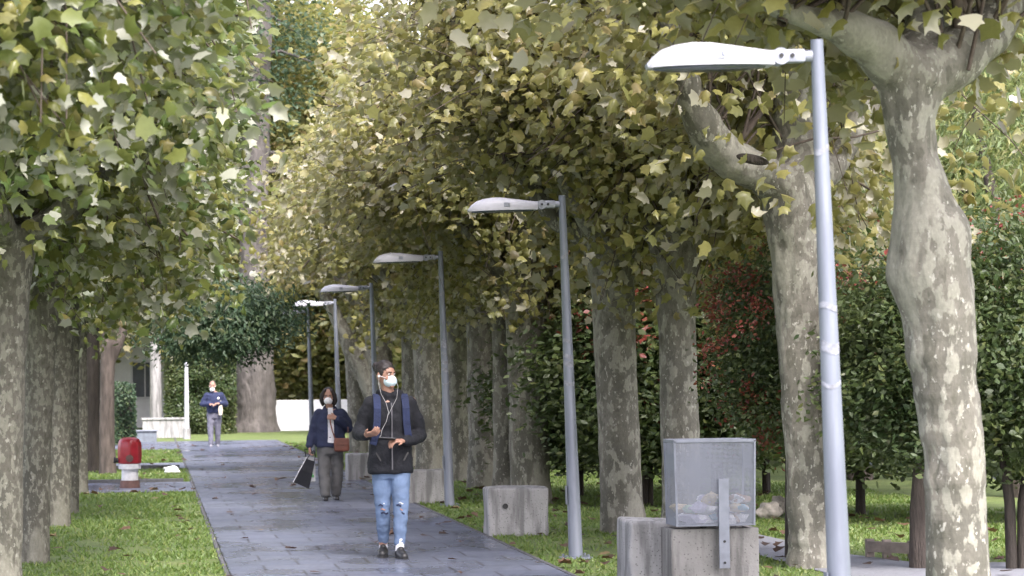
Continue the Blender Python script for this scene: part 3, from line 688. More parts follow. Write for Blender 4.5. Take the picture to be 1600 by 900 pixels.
b = G(812, 838); block((b.x, b.y+.28, 0), (.60, .56, .50), 'weathered concrete block with a round hole, left of the second lamp post', seed=2, hole=(-.13, .3), rz=R(-2))
b = G(668, 787); block((b.x, b.y+.25, 0), (.50, .5, .44), 'pale concrete block beside the walking man, left of the third lamp post', seed=5, rz=R(3))
b = G(566, 751); block((b.x, b.y+.25, 0), (.46, .5, .44), 'far concrete block half hidden on the left of the walking man', seed=9)
YB = 17.9; s = ppm(YB)
xb0, xb1 = P(992, 700, YB).x, P(1100, 700, YB).x
block(((xb0+xb1)/2+.09, YB+.53, 0), (xb1-xb0+.17, .55, .54), 'large pale concrete block under the left half of the mesh bin', seed=12)
xc0, xc1 = P(1050, 700, YB-.2).x, P(1188, 700, YB-.2).x; cx = (xc0+xc1)/2; wd = xc1-xc0
t = empty('concrete_planter', (cx, YB+.065, 0), 'stained hollow concrete planter box under the mesh bin', 'planter')
m = MB(); D = .36; th = .045; hz = .48
m.box((0, -D/2+th/2, hz/2), (wd, th, hz), bev=.008).box((0, D/2-th/2, hz/2), (wd, th, hz), bev=.008)
m.box((-wd/2+th/2, 0, hz/2), (th, D-2*th-.004, hz-.006)).box((wd/2-th/2, 0, hz/2), (th, D-2*th-.004, hz-.006)); m.build('walls', M_conc2, t)
MB().box((0, 0, .2), (wd-2*th-.01, D-2*th-.01, .3)).build('soil', pm('soil', (.03, .025, .02), .95), t)
# ------------------------------------------------------------------ mesh litter bin
def mesh_mat():
    m, nt, b = newmat('perforated_steel'); L = nt.links
    b.inputs['Base Color'].default_value = (.20, .215, .25, 1); b.inputs['Metallic'].default_value = .2; b.inputs['Roughness'].default_value = .5
    v = coords(nt, (1, 1, 1)); vo = nt.nodes.new('ShaderNodeTexVoronoi'); vo.inputs['Scale'].default_value = 110; vo.inputs['Randomness'].default_value = 0; L.new(v, vo.inputs['Vector'])
    st = nt.nodes.new('ShaderNodeMath'); st.operation = 'LESS_THAN'; st.inputs[1].default_value = .41; L.new(vo.outputs['Distance'], st.inputs[0])
    tr = nt.nodes.new('ShaderNodeBsdfTransparent'); mx = nt.nodes.new('ShaderNodeMixShader')
    L.new(st.outputs[0], mx.inputs[0]); L.new(b.outputs[0], mx.inputs[1]); L.new(tr.outputs[0], mx.inputs[2]); L.new(mx.outputs[0], nt.nodes['Material Output'].inputs[0]); return m
M_mesh = mesh_mat(); M_steel = pm('bin_steel', (.20, .215, .25), .45, .15, 12, .05, .3)
YN = 17.72; pL = P(1057, 693, YN); pR_ = P(1176, 693, YN); bw = pR_.x-pL.x+.03; bcx = (pL.x+pR_.x)/2; z1 = P(1110, 689, YN).z; z0 = P(1110, 822, YN).z; bd = .36
t = empty('litter_bin', (bcx, YN+bd/2, z0), 'grey perforated metal litter bin holding rubbish, on the concrete planter', 'litter bin'); hb = z1-z0
def shell(pts, th=.002):
    m = MB(); m.bm.faces.new([m.bm.verts.new(q) for q in pts]); return m
hw = bw/2; tp = .012
for nm, q in (('front_panel', [(-hw+tp, -bd/2, 0), (hw-tp, -bd/2, 0), (hw, -bd/2, hb), (-hw, -bd/2, hb)]), ('back_panel', [(-hw+tp, bd/2, 0), (hw-tp, bd/2, 0), (hw, bd/2, hb), (-hw, bd/2, hb)]),
              ('side_panel', [(-hw+tp, -bd/2, 0), (-hw+tp, bd/2, 0), (-hw, bd/2, hb), (-hw, -bd/2, hb)]), ('side_panel', [(hw-tp, -bd/2, 0), (hw-tp, bd/2, 0), (hw, bd/2, hb), (hw, -bd/2, hb)])):
    shell(q).build(nm, M_mesh, t)
m = MB(); e = .014
for sy in (-1, 1): m.box((0, sy*(bd/2), hb), (bw+e, e, .022), bev=.003)
for sx in (-1, 1): m.box((sx*hw, 0, hb), (e, bd-e-.002, .021), bev=.003)
m.build('rim', M_steel, t)
m = MB(); m.box((0, 0, .004), (bw-.03, bd-.008, .01))
for sx in (-1, 1):
    for sy in (-1, 1): m.ribbon([(sx*(hw-tp), sy*bd/2, 0), (sx*hw, sy*bd/2, hb)], .014, .014, side=(1, 0, 0))
m.build('bottom_frame', M_steel, t)
sx_ = P(1131, 800, YN-.01).x-bcx; zt = P(1131, 748, YN).z-z0; zb_ = P(1131, 888, YN).z-z0
m = MB(); m.box((sx_, -bd/2-.012, (zt+zb_)/2), (.075, .012, zt-zb_), bev=.003)
br_ = m.build('bracket', M_steel, t)
for zz in (zb_+.04, zb_+.19): MB().cyl((sx_, -bd/2-.018, zz), (sx_, -bd/2-.026, zz), .01, seg=6).build('bolt', M_dark, br_)
fx = P(1105, 825, YN).x-bcx; m = MB(); m.cyl((fx, -.05, -.10), (fx, -.05, .0), .022, .022, 14); m.build('foot', M_dark, t)
g = random.Random(4); cols = [('white_paper', (.75, .75, .78)), ('beige_paper', (.6, .5, .32)), ('blue_plastic', (.3, .5, .65)), ('purple_grey_paper', (.45, .43, .55)), ('brown_paper', (.3, .2, .12)), ('green_plastic', (.45, .6, .45))]
for k in range(26):
    cn, cc = cols[[0, 3, 0, 1, 2, 3, 0, 4, 0, 1, 5, 3, 0][k % 13]]; r = g.uniform(.035, .07)
    m = MB(); bmesh.ops.create_icosphere(m.bm, subdivisions=2, radius=r)
    sd_ = Vector((k*3.1, 1, 2))
    for v in m.bm.verts: v.co *= 1+.75*noise.noise(v.co*22+sd_)
    bmesh.ops.scale(m.bm, verts=m.bm.verts[:], vec=(g.uniform(.8, 1.5), g.uniform(.7, 1), g.uniform(.5, .9)))
    row = k//9; px = -hw+.09+(k % 9)*(bw-.17)/8+g.uniform(-.02, .02)
    if row == 2 and (k % 9) < 3: px = g.uniform(-.06, .22)
    o = m.build('crumpled_litter', pm(cn, cc, .5, .15, 20, .1)); o.location = (bcx+px, YN+bd/2+g.uniform(-.13, -.07) if k % 3 else YN+bd/2+g.uniform(-.1, .1), z0+.045+row*.062+g.uniform(0, .015))
    tag(o, 'crumpled paper and plastic litter seen through the mesh bin', 'litter', 'crumpled litter inside the mesh bin')
# ------------------------------------------------------------------ red hydrant
b = G(203, 763); t = empty('hydrant', b, 'red barrel shaped hydrant on a white and brown pedestal, on the left lawn', 'hydrant')
M_redp = pm('red_enamel', (.26, .012, .02), .35, .25, 6, .03); M_wp = pm('chalky_white_paint', (.6, .6, .6), .7, .15, 15, .1); M_brp = pm('rusty_brown_paint', (.11, .06, .05), .8, .3, 15, .2)
MB().cyl((0, 0, 0), (0, 0, .12), .155, .14, 28).build('foot', M_brp, t, smooth=True)
MB().cyl((0, 0, .12), (0, 0, .29), .125, .12, 28).build('pedestal', M_wp, t, smooth=True)
MB().cyl((0, 0, .29), (0, 0, .34), .165, .165, 28).cyl((0, 0, .34), (0, 0, .365), .15, .15, 28).build('collar', M_wp, t, smooth=True)
prof = [(.365, .15), (.38, .165), (.48, .172), (.6, .172), (.68, .165), (.73, .14), (.755, .09), (.76, .02)]
bdm = MB().loft([[(r*(1+.03*math.cos(8*a)*(z < .72))*math.cos(a), r*(1+.03*math.cos(8*a)*(z < .72))*math.sin(a), z) for a in [2*math.pi*i/48 for i in range(48)]] for z, r in prof]).build('barrel', M_redp, t, smooth=True)
m = MB(); m.cyl((-.16, 0, .42), (-.23, 0, .42), .035, .035, 16).cyl((-.21, 0, .42), (-.235, 0, .42), .045, .045, 6); m.build('side_outlet', M_dark, t)
m = MB(); m.cyl((0, -.16, .45), (0, -.185, .45), .055, .055, 20).cyl((0, -.185, .45), (0, -.2, .45), .03, .03, 6); m.build('front_cap', M_brp, t)
# white bag / rock lumps
def lump(name, loc, r, scl, mat, label, cat, group=None, seed=0):
    m = MB(); bmesh.ops.create_icosphere(m.bm, subdivisions=3, radius=r)
    for v in m.bm.verts: v.co *= 1+.45*noise.noise(v.co*(3/r*.45)+Vector((seed, 0, 0)))+.08*noise.noise(v.co*(1.6/r)+Vector((seed, 0, 0)))
    bmesh.ops.scale(m.bm, verts=m.bm.verts[:], vec=scl); zmin = min(v.co.z for v in m.bm.verts)
    bmesh.ops.translate(m.bm, verts=m.bm.verts[:], vec=(0, 0, -zmin-.01)); o = m.build(name, mat, smooth=True); o.location = loc; tag(o, label, cat, group); return o
lump('white_bag', G(268, 741), .11, (1.3, 1, .65), pm('white_plastic', (.7, .7, .7), .4, .1), 'crumpled white bag lying on the grass right of the hydrant', 'bag', seed=3)
M_rock = pm('pale_rock', (.26, .24, .21), .85, .35, 14, .6)
lump('pale_rock', G(1202, 812), .12, (1.1, .9, .75), M_rock, 'pale jagged rock on the lawn just right of the mesh bin', 'rock', seed=5)
lump('pale_rock', G(1216, 806), .12, (.9, .8, .8), M_rock, 'smaller pale rock behind the jagged one right of the bin', 'rock', seed=8)
# low timber rail
M_wood = pm('grey_timber', (.24, .20, .17), .8, .3, 10, .4, stretch=(.2, 1, 1))
a = G(1358, 872); c = G(1432, 876); t = empty('timber_rail', a, 'low grey timber rail beside the pale side path', 'rail')
d = c-a; MB().ribbon([(0, 0, .10), (d.x, d.y, .10)], .09, .05, side=(0, 0, 1)).build('rail', M_wood, t)
for f in (.06, .42, .96): MB().box((d.x*f, d.y*f+.06, .07), (.07, .06, .18), bev=.006).build('post', M_wood, t)
# ------------------------------------------------------------------ buildings and walls
M_render = pm('white_render', (.55, .55, .56), .8, .06, 6, .1); M_wall = pm('white_wall_paint', (.72, .72, .74), .8, .05, 6, .1)
YW = 92; x0, x1 = xat(150, YW), xat(262, YW); t = empty('white_building', ((x0+x1)/2-4, YW+4, 0), 'white building with windows glimpsed between the left trunks', 'building')
w = (x1-x0)+8
m = MB(); m.box((0, 0, 3.2), (w, 8, 6.4)); m.build('walls', M_render, t)
m = MB(); m.box((0, 0, 6.5), (w+.6, 8.6, .2), bev=.03); m.build('roof', pm('roof_grey', (.2, .2, .22), .8), t)
M_win = pm('window_glass', (.06, .07, .09), .1, .2, 3, 0)
for zc in (1.7, 4.6):
    for k in range(6):
        xw = w/2-.8-k*1.7; f = MB(); e = .07; yy_ = -4.03
        f.box((xw, yy_, zc+.65), (1.0, .08, e)).box((xw, yy_, zc-.65), (1.0, .08, e)).box((xw-.465, yy_, zc), (e, .078, 1.23)).box((xw+.465, yy_, zc), (e, .078, 1.23)).box((xw, yy_, zc), (.04, .06, 1.23))
        fo = f.build('window', M_white, t); MB().box((xw, -4.004, zc), (.86, .02, 1.22)).build('pane', M_win, fo)
b = G(243, 678); b = Vector((xat(243, 82), 82, 0)); t = empty('stone_column', b, 'grey stone column in front of the white building', 'column')
MB().cyl((0, 0, .25), (0, 0, 3.6), .19, .165, 24).build('shaft', M_conc, t, smooth=True); MB().box((0, 0, .13), (.55, .55, .26), bev=.02).build('base', M_conc, t); MB().box((0, 0, 3.7), (.5, .5, .2), bev=.03).build('capital', M_conc, t)
def wall(name, u0, u1, Y, z, label, mat, th=.3, cap=True, cat='wall'):
    x0, x1 = xat(u0, Y), xat(u1, Y); t = empty(name, ((x0+x1)/2, Y, 0), label, cat)
    MB().box((0, 0, z/2), (x1-x0, th, z), bev=.01).build('body', mat, t)
    if cap: MB().box((0, 0, z+.03), (x1-x0+.06, th+.08, .06), bev=.01).build('coping', M_conc, t)
wall('low_wall', 222, 290, 74, .52, 'low pale stone wall behind the grey box and beside the post', M_conc)
wall('white_wall', 428, 640, 82, .98, 'white wall between the huge trunk and the woman', M_wall, cap=False)
b = G(218, 692); t = empty('grey_box_seat', (b.x, b.y+.3, 0), 'dark blue grey box seat on the lawn behind the hydrant', 'bench')
MB().box((0, 0, .15), (.9, .5, .30), bev=.015).build('body', pm('slate_paint', (.13, .15, .17), .6), t); MB().box((0, 0, .315), (.98, .58, .03), bev=.008).build('seat', pm('slate_top', (.2, .22, .25), .6), t)
# apartment block glimpsed high on the right
YA = 120; t = empty('apartment_building', (xat(1540, YA)+2, YA, 0), 'grey apartment block glimpsed through foliage in the upper right', 'building')
MB().box((0, 0, 8), (14, 9, 16)).build('walls', pm('grey_render', (.55, .56, .58), .8, .05), t)
MB().box((0, 0, 16.15), (14.8, 9.8, .3)).build('roof', pm('roof_grey', (.2, .2, .22), .8), t)
for zc in range(5):
    for k in range(6):
        fo = MB().box((-5.6+k*2.2, -4.52, 2.2+zc*3), (1.2, .06, 1.5), bev=.01).build('window', M_white, t); MB().box((-5.6+k*2.2, -4.56, 2.2+zc*3), (1.05, .03, 1.35)).build('pane', M_win, fo)
# ------------------------------------------------------------------ people
M_skin = pm('skin', (.34, .19, .135), .55, .1, 25, .05); M_hair = pm('dark_hair', (.018, .013, .012), .5, .4, 60, .4, stretch=(1, 1, .3)); M_hairg = pm('grey_hair', (.06, .05, .045), .6, .3, 40, .3)
M_mask = pm('pale_blue_mask', (.60, .74, .78), .8, .05, 20, .1); M_maskw = pm('white_mask', (.78, .78, .8), .8, .05, 20, .1)
M_eye = pm('eye_dark', (.02, .015, .01), .2, 0, 1, 0); M_eyew = pm('eye_white', (.6, .58, .55), .3, 0, 1, 0)
def cloth(name, c, sc=7, bm_=.5): return pm(name, c, .85, .22, sc, bm_, dist=.02)
M_jack = cloth('black_jacket_cloth', (.005, .006, .010)); M_navy = cloth('navy_cloth', (.016, .022, .055)); M_navy2 = cloth('navy_jumper', (.018, .025, .07))
M_jean = pm('light_blue_denim', (.12, .175, .28), .85, .35, 5, .4, dist=.02); M_greyt = cloth('grey_trouser_cloth', (.10, .10, .10)); M_greyt2 = cloth('pale_grey_trouser_cloth', (.13, .13, .165))
M_shoe = pm('black_leather', (.015, .015, .016), .45, .3); M_sock = pm('white_sock', (.7, .7, .72), .9, .1, 30); M_blue = cloth('royal_blue_webbing', (.012, .02, .06)); M_shirt = cloth('white_shirt', (.65, .65, .68))
def wrinkle(amp, seed, sc=9):
    def f(c, n):
        q = Vector((c.x*sc+seed, c.y*sc, c.z*sc*1.6)); return n*(amp*(noise.noise(q)+.6*abs(noise.noise(q*2.1))))
    return f
def hand(m, wrist, d, up, sz=1.0, curl=.5, side=1):
    """palm + four fingers + thumb; d: pointing direction, up: back of the hand normal, side: thumb side sign"""
    d = Vector(d).normalized(); up = Vector(up); up = (up-d*up.dot(d)).normalized(); lat = d.cross(up)*side; w = Vector(wrist)
    k = .085*sz
    for q in (-.03, -.01, .01, .03): m.cap(w+lat*q*.6*sz, w+d*k+lat*q*sz, .016*sz, .0125*sz)
    for j, (q, L) in enumerate(((.033, .068), (.011, .078), (-.011, .072), (-.033, .056))):
        a = w+d*k+lat*q*sz; c = curl; d1 = (d*math.cos(c)-up*math.sin(c)); d2 = (d*math.cos(2*c)-up*math.sin(2*c)); d3 = (d*math.cos(2.7*c)-up*math.sin(2.7*c))
        p1 = a+d1*L*.45*sz; p2 = p1+d2*L*.32*sz; p3 = p2+d3*L*.25*sz; m.chain([a-d*.02, a, p1, p2, p3], [.010*sz, .0095*sz, .009*sz, .008*sz, .007*sz])
    a = w+d*.02*sz+lat*.025*sz; p1 = a+(d*.6+lat*.75-up*.2).normalized()*.04*sz; p2 = p1+(d*.9+lat*.25-up*.3).normalized()*.03*sz; m.chain([w+d*.01, a, p1, p2], [.014*sz, .013*sz, .0105*sz, .008*sz])
def head_parts(t, body, hc, face, sc, hair, mask, hairstyle, mask_low=False):
    """hc: head centre; face: yaw of the face in radians (0 = -y, positive to +x); adds skull to the body and returns a function for the rest"""
    Rz = Matrix.Rotation(face, 3, 'Z'); hc = Vector(hc)
    L = lambda x, y, z: hc+Rz @ Vector((x, y, z))*sc
    body.ell(L(0, .01, .02), (.074*sc, .092*sc, .105*sc), Rz); body.ell(L(0, -.02, -.045), (.056*sc, .068*sc, .068*sc), Rz)
    body.cap(L(0, -.085, .0), L(0, -.102, -.03), .010*sc, .014*sc); body.ell(L(0, -.075, -.095), (.026*sc, .02*sc, .018*sc), Rz)
    for q in (-1, 1):
        body.ell(L(q*.077, .012, -.005), (.012*sc, .022*sc, .033*sc), Rz @ Matrix.Rotation(q*.3, 3, 'Z')); body.ell(L(q*.045, -.062, -.03), (.02*sc, .02*sc, .018*sc), Rz)
        body.cap(L(q*.016, -.082, .026), L(q*.05, -.068, .026), .007*sc, .006*sc)
    body.ell(L(0, -.088, -.06), (.022*sc, .01*sc, .008*sc), Rz)
    def rest():
        for q in (-1, 1):
            MB().ell(L(q*.031, -.0765, .008), (.013*sc, .008*sc, .008*sc), Rz).build('eye', M_eyew, t, smooth=True)
            MB().ell(L(q*.031, -.0835, .008), (.0065*sc, .004*sc, .0065*sc), Rz).build('iris', M_eye, t, smooth=True)
            MB().cap(L(q*.018, -.090, .026), L(q*.046, -.077, .029), .004*sc, .003*sc).build('eyebrow', hair, t, smooth=True)
        h = MB()
        if hairstyle == 'bun':
            h.ell(L(0, .018, .05), (.081*sc, .092*sc, .086*sc), Rz); h.ell(L(0, .118, .075), (.042*sc, .038*sc, .045*sc), Rz)
            h.ell(L(-.068, -.005, .03), (.012*sc, .03*sc, .04*sc), Rz); h.ell(L(.068, -.005, .03), (.012*sc, .03*sc, .04*sc), Rz)
        elif hairstyle == 'bob':
            h.ell(L(0, .03, .045), (.092*sc, .092*sc, .092*sc), Rz)
            for q in (-1, 1): h.chain([L(q*.05, -.045, .09), L(q*.085, -.03, .03), L(q*.092, 0, -.05), L(q*.08, .01, -.11)], [.022*sc, .03*sc, .034*sc, .02*sc])
            h.ell(L(0, .06, -.05), (.08*sc, .055*sc, .085*sc), Rz)
        else:
            h.ell(L(0, .03, .055), (.078*sc, .085*sc, .075*sc), Rz)
        h.blend('hair', hair, t, .009*sc, 2, disp=wrinkle(.006, 3, 40))
        dz = -.05 if mask_low else 0
        k = MB(); k.ell(L(0, -.052, -.052+dz), (.062*sc, .062*sc, .054*sc), Rz); k.ell(L(0, -.085, -.03+dz), (.024*sc, .032*sc, .03*sc), Rz)
        mk = k.blend('face_mask', mask, t, .008*sc, 3)
        st = MB()
        for q in (-1, 1): st.chain([L(q*.05, -.07, -.025+dz), L(q*.074, -.03, -.012), L(q*.082, .02, .004)], [.0022*sc]*3)
        st.build('ear_loop', M_maskw, mk)
    return rest
# --- the man
def man():
    b = G(612, 873); t = empty('person', b, 'man with a hair bun, black jacket and ripped light jeans, walking nearest, looking aside', 'person')
    B = MB()
    B.torso([(0, 0, .82, .13, .10), (0, 0, .95, .15, .11), (0, 0, 1.1, .13, .10), (0, 0, 1.25, .16, .11), (0, 0, 1.36, .16, .10), (0, 0, 1.43, .08, .07)])
    B.cap((-.01, 0, 1.40), (-.03, -.01, 1.53), .058, .052)
    LA = [(.18, .01, 1.36), (.25, .05, 1.08), (.10, -.18, 1.03)]; RA = [(-.18, .01, 1.36), (-.265, .04, 1.10), (-.225, -.20, 1.085)]
    B.chain([Vector(q) for q in LA], [.055, .042, .028]); B.chain([Vector(q) for q in RA], [.055, .042, .028])
    hand(B, (.085, -.20, 1.03), (-.85, -.45, .0), (.1, -.2, 1), 1.0, .55, -1)
    hand(B, (-.222, -.21, 1.087), (.55, -.75, .12), (-.3, -.2, -1), 1.0, .45, -1)
    legs = {1: [(.075, 0, .86), (.078, -.07, .46), (.062, -.10, .09)], -1: [(-.075, 0, .86), (-.072, .02, .45), (-.062, .12, .10)]}
    for q in (1, -1): B.chain([Vector(v) for v in legs[q]], [.08, .052, .036])
    for q, fy in ((1, -.12), (-1, .10)): B.cap((q*.066, fy, .05), (q*.085, fy-.13, .035), .035, .028)
    rest = head_parts(t, B, (-.035, -.01, 1.60), R(38), 1.0, M_hair, M_mask, 'bun')
    B.blend('body', M_skin, t, .0055, 3); rest()
    J = MB()
    J.torso([(0, 0, .745, .195, .135), (0, 0, .80, .20, .14), (0, 0, .95, .185, .135), (0, 0, 1.08, .18, .13), (0, 0, 1.24, .195, .135), (0, .005, 1.34, .19, .12), (0, .01, 1.40, .13, .095), (-.005, .01, 1.445, .085, .08)])
    J.chain([Vector((.165, .01, 1.345)), Vector((.225, .03, 1.22)), Vector((.262, .05, 1.07)), Vector((.20, -.06, 1.045)), Vector((.118, -.17, 1.03))], [.074, .066, .060, .054, .046])
    J.chain([Vector((-.165, .01, 1.345)), Vector((-.225, .03, 1.23)), Vector((-.275, .04, 1.09)), Vector((-.25, -.08, 1.085)), Vector((-.226, -.175, 1.085))], [.074, .066, .060, .054, .046])
    J.cap((-.06, .06, 1.43), (.07, .06, 1.43), .06, .06); J.cap((-.08, .0, 1.45), (-.03, -.07, 1.42), .035, .03); J.cap((.075, .0, 1.45), (.03, -.07, 1.42), .035, .03)
    jk = J.blend('jacket', M_jack, t, .012, 4, disp=wrinkle(.012, 1, 7))
    MB().ribbon([(0, -.162, .78), (0, -.160, .95), (0, -.158, 1.1), (0, -.165, 1.25), (0, -.14, 1.36)], .010, .008).build('zip', pm('zip_metal', (.10, .10, .11), .3, 0, 1, 0, .6), jk)
    m = MB()
    for q in (-1, 1): m.ribbon([(q*.10, -.162, .86), (q*.14, -.150, .93)], .012, .008)
    m.build('pocket_edge', M_dark, jk)
    Tr = MB(); Tr.torso([(0, 0, .70, .15, .10), (0, 0, .80, .165, .115), (0, 0, .92, .16, .11)])
    Tr.chain([Vector((.078, 0, .84)), Vector((.08, -.04, .64)), Vector((.078, -.075, .45)), Vector((.068, -.09, .27)), Vector((.062, -.098, .155))], [.095, .083, .066, .060, .048])
    Tr.chain([Vector((-.078, 0, .84)), Vector((-.077, .01, .64)), Vector((-.072, .015, .45)), Vector((-.066, .07, .27)), Vector((-.062, .11, .165))], [.095, .083, .066, .060, .048])
    tr = Tr.blend('jeans', M_jean, t, .010, 4, disp=wrinkle(.007, 5, 11))
    for q, x, y in ((1, .078, -.072), (-1, -.072, .012)):
        g = random.Random(q)
        for k in range(4):
            z = .405+.03*k+g.uniform(-.008, .008); w_ = g.uniform(.014, .034); xo = x+g.uniform(-.02, .02)
            MB().ribbon([(xo-w_, y-.045, z), (xo-w_*.3, y-.069, z+.008), (xo+w_*.3, y-.070, z-.004), (xo+w_, y-.047, z)], (.010 if k % 2 else .015), .004, side=(0, 0, 1)).build('rip', (M_navy, M_skin, M_navy, pm('denim_thread', (.6, .62, .66), .9))[k], tr)
    for q, fy, lift, ang in ((1, -.12, 0, .12), (-1, .10, .01, -.16)):
        c, s_ = math.cos(ang*q), math.sin(ang); o = lambda x, y, z: Vector((q*.064+x+(-y)*s_*1.0, fy+y, z+lift))
        MB().chain([o(0, .02, .08), o(0, .012, .135), o(0, .015, .175)], [.040, .037, .040]).blend('sock', M_sock, t, .008, 2)
        sh = MB(); sh.cap(o(0, .035, .05), o(0, -.05, .045), .043, .045); sh.cap(o(0, -.05, .042), o(0, -.155, .034), .046, .036); sh.cap(o(0, .03, .06), o(0, -.03, .085), .04, .032)
        so_ = sh.blend('shoe', M_shoe, t, .009, 2)
        m = MB(); m.loft([[o(.047*sc_*math.cos(a)*(1.0 if math.sin(a) > 0 else 1.05), -.06+.135*sc_*math.sin(a), zz) for a in [2*math.pi*i/24 for i in range(24)]] for zz, sc_ in ((.0, .96), (.004, 1.0), (.022, 1.0), (.024, .95))]); m.build('sole', M_dark, so_)
    W_ = b
    bp = empty('backpack', (b.x, b.y, 0), 'blue backpack whose straps show over the black jacket of the walking man', 'backpack')
    bk = MB(); bk.box((0, .215, 1.12), (.28, .15, .42), bev=.06, seg=4); bk.build('pack', M_blue, bp, smooth=True)
    for q in (-1, 1):
        m = MB(); m.ribbon([(q*.115, .15, 1.32), (q*.118, .08, 1.425), (q*.12, 0, 1.432), (q*.122, -.09, 1.395), (q*.125, -.145, 1.31), (q*.128, -.152, 1.20), (q*.14, -.148, 1.08), (q*.165, -.12, 1.0)], .062, .014, side=(1, 0, 0)); m.build('strap', M_blue, bp, smooth=False)
    ph = empty('phone', b+Vector((-.055, -.27, 1.05)), 'dark phone held between the hands of the walking man', 'phone'); ph.rotation_euler = (R(-15), R(4), R(6))
    MB().box((0, 0, 0), (.15, .075, .009), bev=.004).build('case', M_dark, ph); MB().box((0, 0, .0058), (.14, .066, .002)).build('screen', M_glass, ph)
    er = empty('earphones', (b.x, b.y, 0), 'white earphone cable hanging down the front of the black jacket', 'earphones')
    m = MB(); hc = Vector((-.035, -.01, 1.60)); Rz = Matrix.Rotation(R(38), 3, 'Z'); e1 = hc+Rz @ Vector((-.09, -.005, -.008)); e2 = hc+Rz @ Vector((.088, -.02, -.01))
    m.chain([e1, Vector((-.105, -.09, 1.53)), Vector((-.09, -.13, 1.44)), Vector((-.05, -.165, 1.36)), Vector((-.03, -.175, 1.28)), Vector((-.05, -.18, 1.20)), Vector((-.09, -.185, 1.13)), Vector((-.10, -.19, 1.08)), Vector((-.12, -.25, 1.06))], [.0017]*9)
    m.chain([e2, Vector((.06, -.12, 1.5)), Vector((.045, -.15, 1.40)), Vector((0, -.17, 1.32)), Vector((-.03, -.175, 1.26))], [.0017]*5); m.build('cable', pm('cable_grey', (.4, .4, .4), .5), er)
    MB().ell(e1, (.01, .012, .012)).build('earbud', M_maskw, er, smooth=True)
man()
def woman():
    b = G(517, 783); s = .955; t = empty('person', b, 'woman in a navy jacket and grey trousers with a white mask, carrying bags', 'person'); t.scale = (s, s, s)
    B = MB()
    B.torso([(0, 0, .75, .14, .11), (0, 0, .95, .14, .11), (0, 0, 1.15, .14, .10), (0, 0, 1.25, .09, .07)])
    B.cap((0, 0, 1.24), (-.02, -.01, 1.34), .05, .046)
    B.chain([Vector((-.16, 0, 1.20)), Vector((-.23, .03, .95)), Vector((-.285, -.03, .74))], [.05, .04, .026]); B.chain([Vector((.16, 0, 1.20)), Vector((.235, 0, .99)), Vector((.07, -.17, 1.13))], [.05, .04, .026])
    hand(B, (-.287, -.033, .73), (0.02, -.1, -1), (-1, 0, 0), .92, .75, -1); hand(B, (.06, -.18, 1.135), (-.9, -.2, .15), (0, -1, .2), .92, .8, 1)
    for q, y in ((1, .09), (-1, -.10)): B.chain([Vector((q*.075, 0, .78)), Vector((q*.08, y*.3, .42)), Vector((q*.075, y, .08))], [.085, .055, .036]); B.cap((q*.075, y, .05), (q*.085, y-.11, .035), .032, .026)
    rest = head_parts(t, B, (-.02, -.01, 1.415), R(-8), .98, M_hair, M_maskw, 'bob'); B.blend('body', M_skin, t, .008, 3); rest()
    J = MB(); J.torso([(0, 0, .735, .205, .15), (0, 0, .85, .20, .145), (0, 0, 1.0, .185, .135), (0, 0, 1.12, .185, .125), (0, 0, 1.20, .165, .105), (0, .01, 1.255, .09, .075)])
    J.chain([Vector((-.15, 0, 1.185)), Vector((-.21, .02, 1.05)), Vector((-.24, .02, .92)), Vector((-.282, -.025, .765))], [.072, .066, .06, .052])
    J.chain([Vector((.15, 0, 1.185)), Vector((.22, .0, 1.08)), Vector((.245, -.01, .99)), Vector((.17, -.11, 1.06)), Vector((.095, -.165, 1.12))], [.075, .072, .068, .058, .048])
    J.cap((-.05, .04, 1.26), (.05, .04, 1.26), .045, .045)
    jk = J.blend('jacket', M_navy, t, .013, 4, disp=wrinkle(.011, 8, 8))
    S_ = MB(); S_.loft([[(-.045, -.145, .80), (.045, -.147, .79), (.05, -.11, .80), (-.05, -.11, .80)], [(-.035, -.152, 1.0), (.04, -.152, 1.0), (.05, -.10, 1.0), (-.05, -.10, 1.0)], [(-.035, -.135, 1.15), (.035, -.135, 1.15), (.04, -.09, 1.15), (-.04, -.09, 1.15)], [(-.035, -.09, 1.27), (.03, -.09, 1.27), (.03, -.05, 1.27), (-.035, -.05, 1.27)]])
    S_.build('shirt', M_shirt, t, smooth=True)
    Tr = MB(); Tr.torso([(0, 0, .64, .165, .125), (0, 0, .72, .175, .13), (0, 0, .85, .16, .12)])
    for q, y in ((1, .09), (-1, -.10)): Tr.chain([Vector((q*.085, 0, .74)), Vector((q*.09, y*.3, .45)), Vector((q*.082, y*.8, .20)), Vector((q*.078, y, .11))], [.10, .085, .078, .07])
    Tr.blend('trousers', M_greyt, t, .012, 4, disp=wrinkle(.012, 9, 8))
    for q, y in ((1, .09), (-1, -.10)): sh = MB(); sh.cap((q*.078, y+.02, .042), (q*.084, y-.13, .032), .042, .034); sh.blend('shoe', M_shoe, t, .01, 2)
    # handbag
    hb_ = empty('handbag', b+Vector((.135, -.16, .64)), 'brown leather handbag at the hip of the woman', 'handbag'); Mb = pm('brown_leather', (.16, .055, .035), .45, .3, 10, .2)
    bag = MB().box((0, 0, .09), (.20, .09, .17), bev=.035, seg=4).build('bag', Mb, hb_, smooth=True)
    MB().box((0, -.05, .135), (.185, .015, .09), bev=.006).build('flap', Mb, hb_); m = MB(); m.ribbon([(-.08, .0, .16), (-.115, -.015, .26), (-.145, -.02, .38), (-.15, -.035, .46)], .016, .006, side=(1, 0, 0)); m.ribbon([(.08, .02, .16), (.09, .05, .3), (.05, .12, .5)], .016, .006, side=(0, 1, 0)); m.build('shoulder_strap', Mb, hb_)
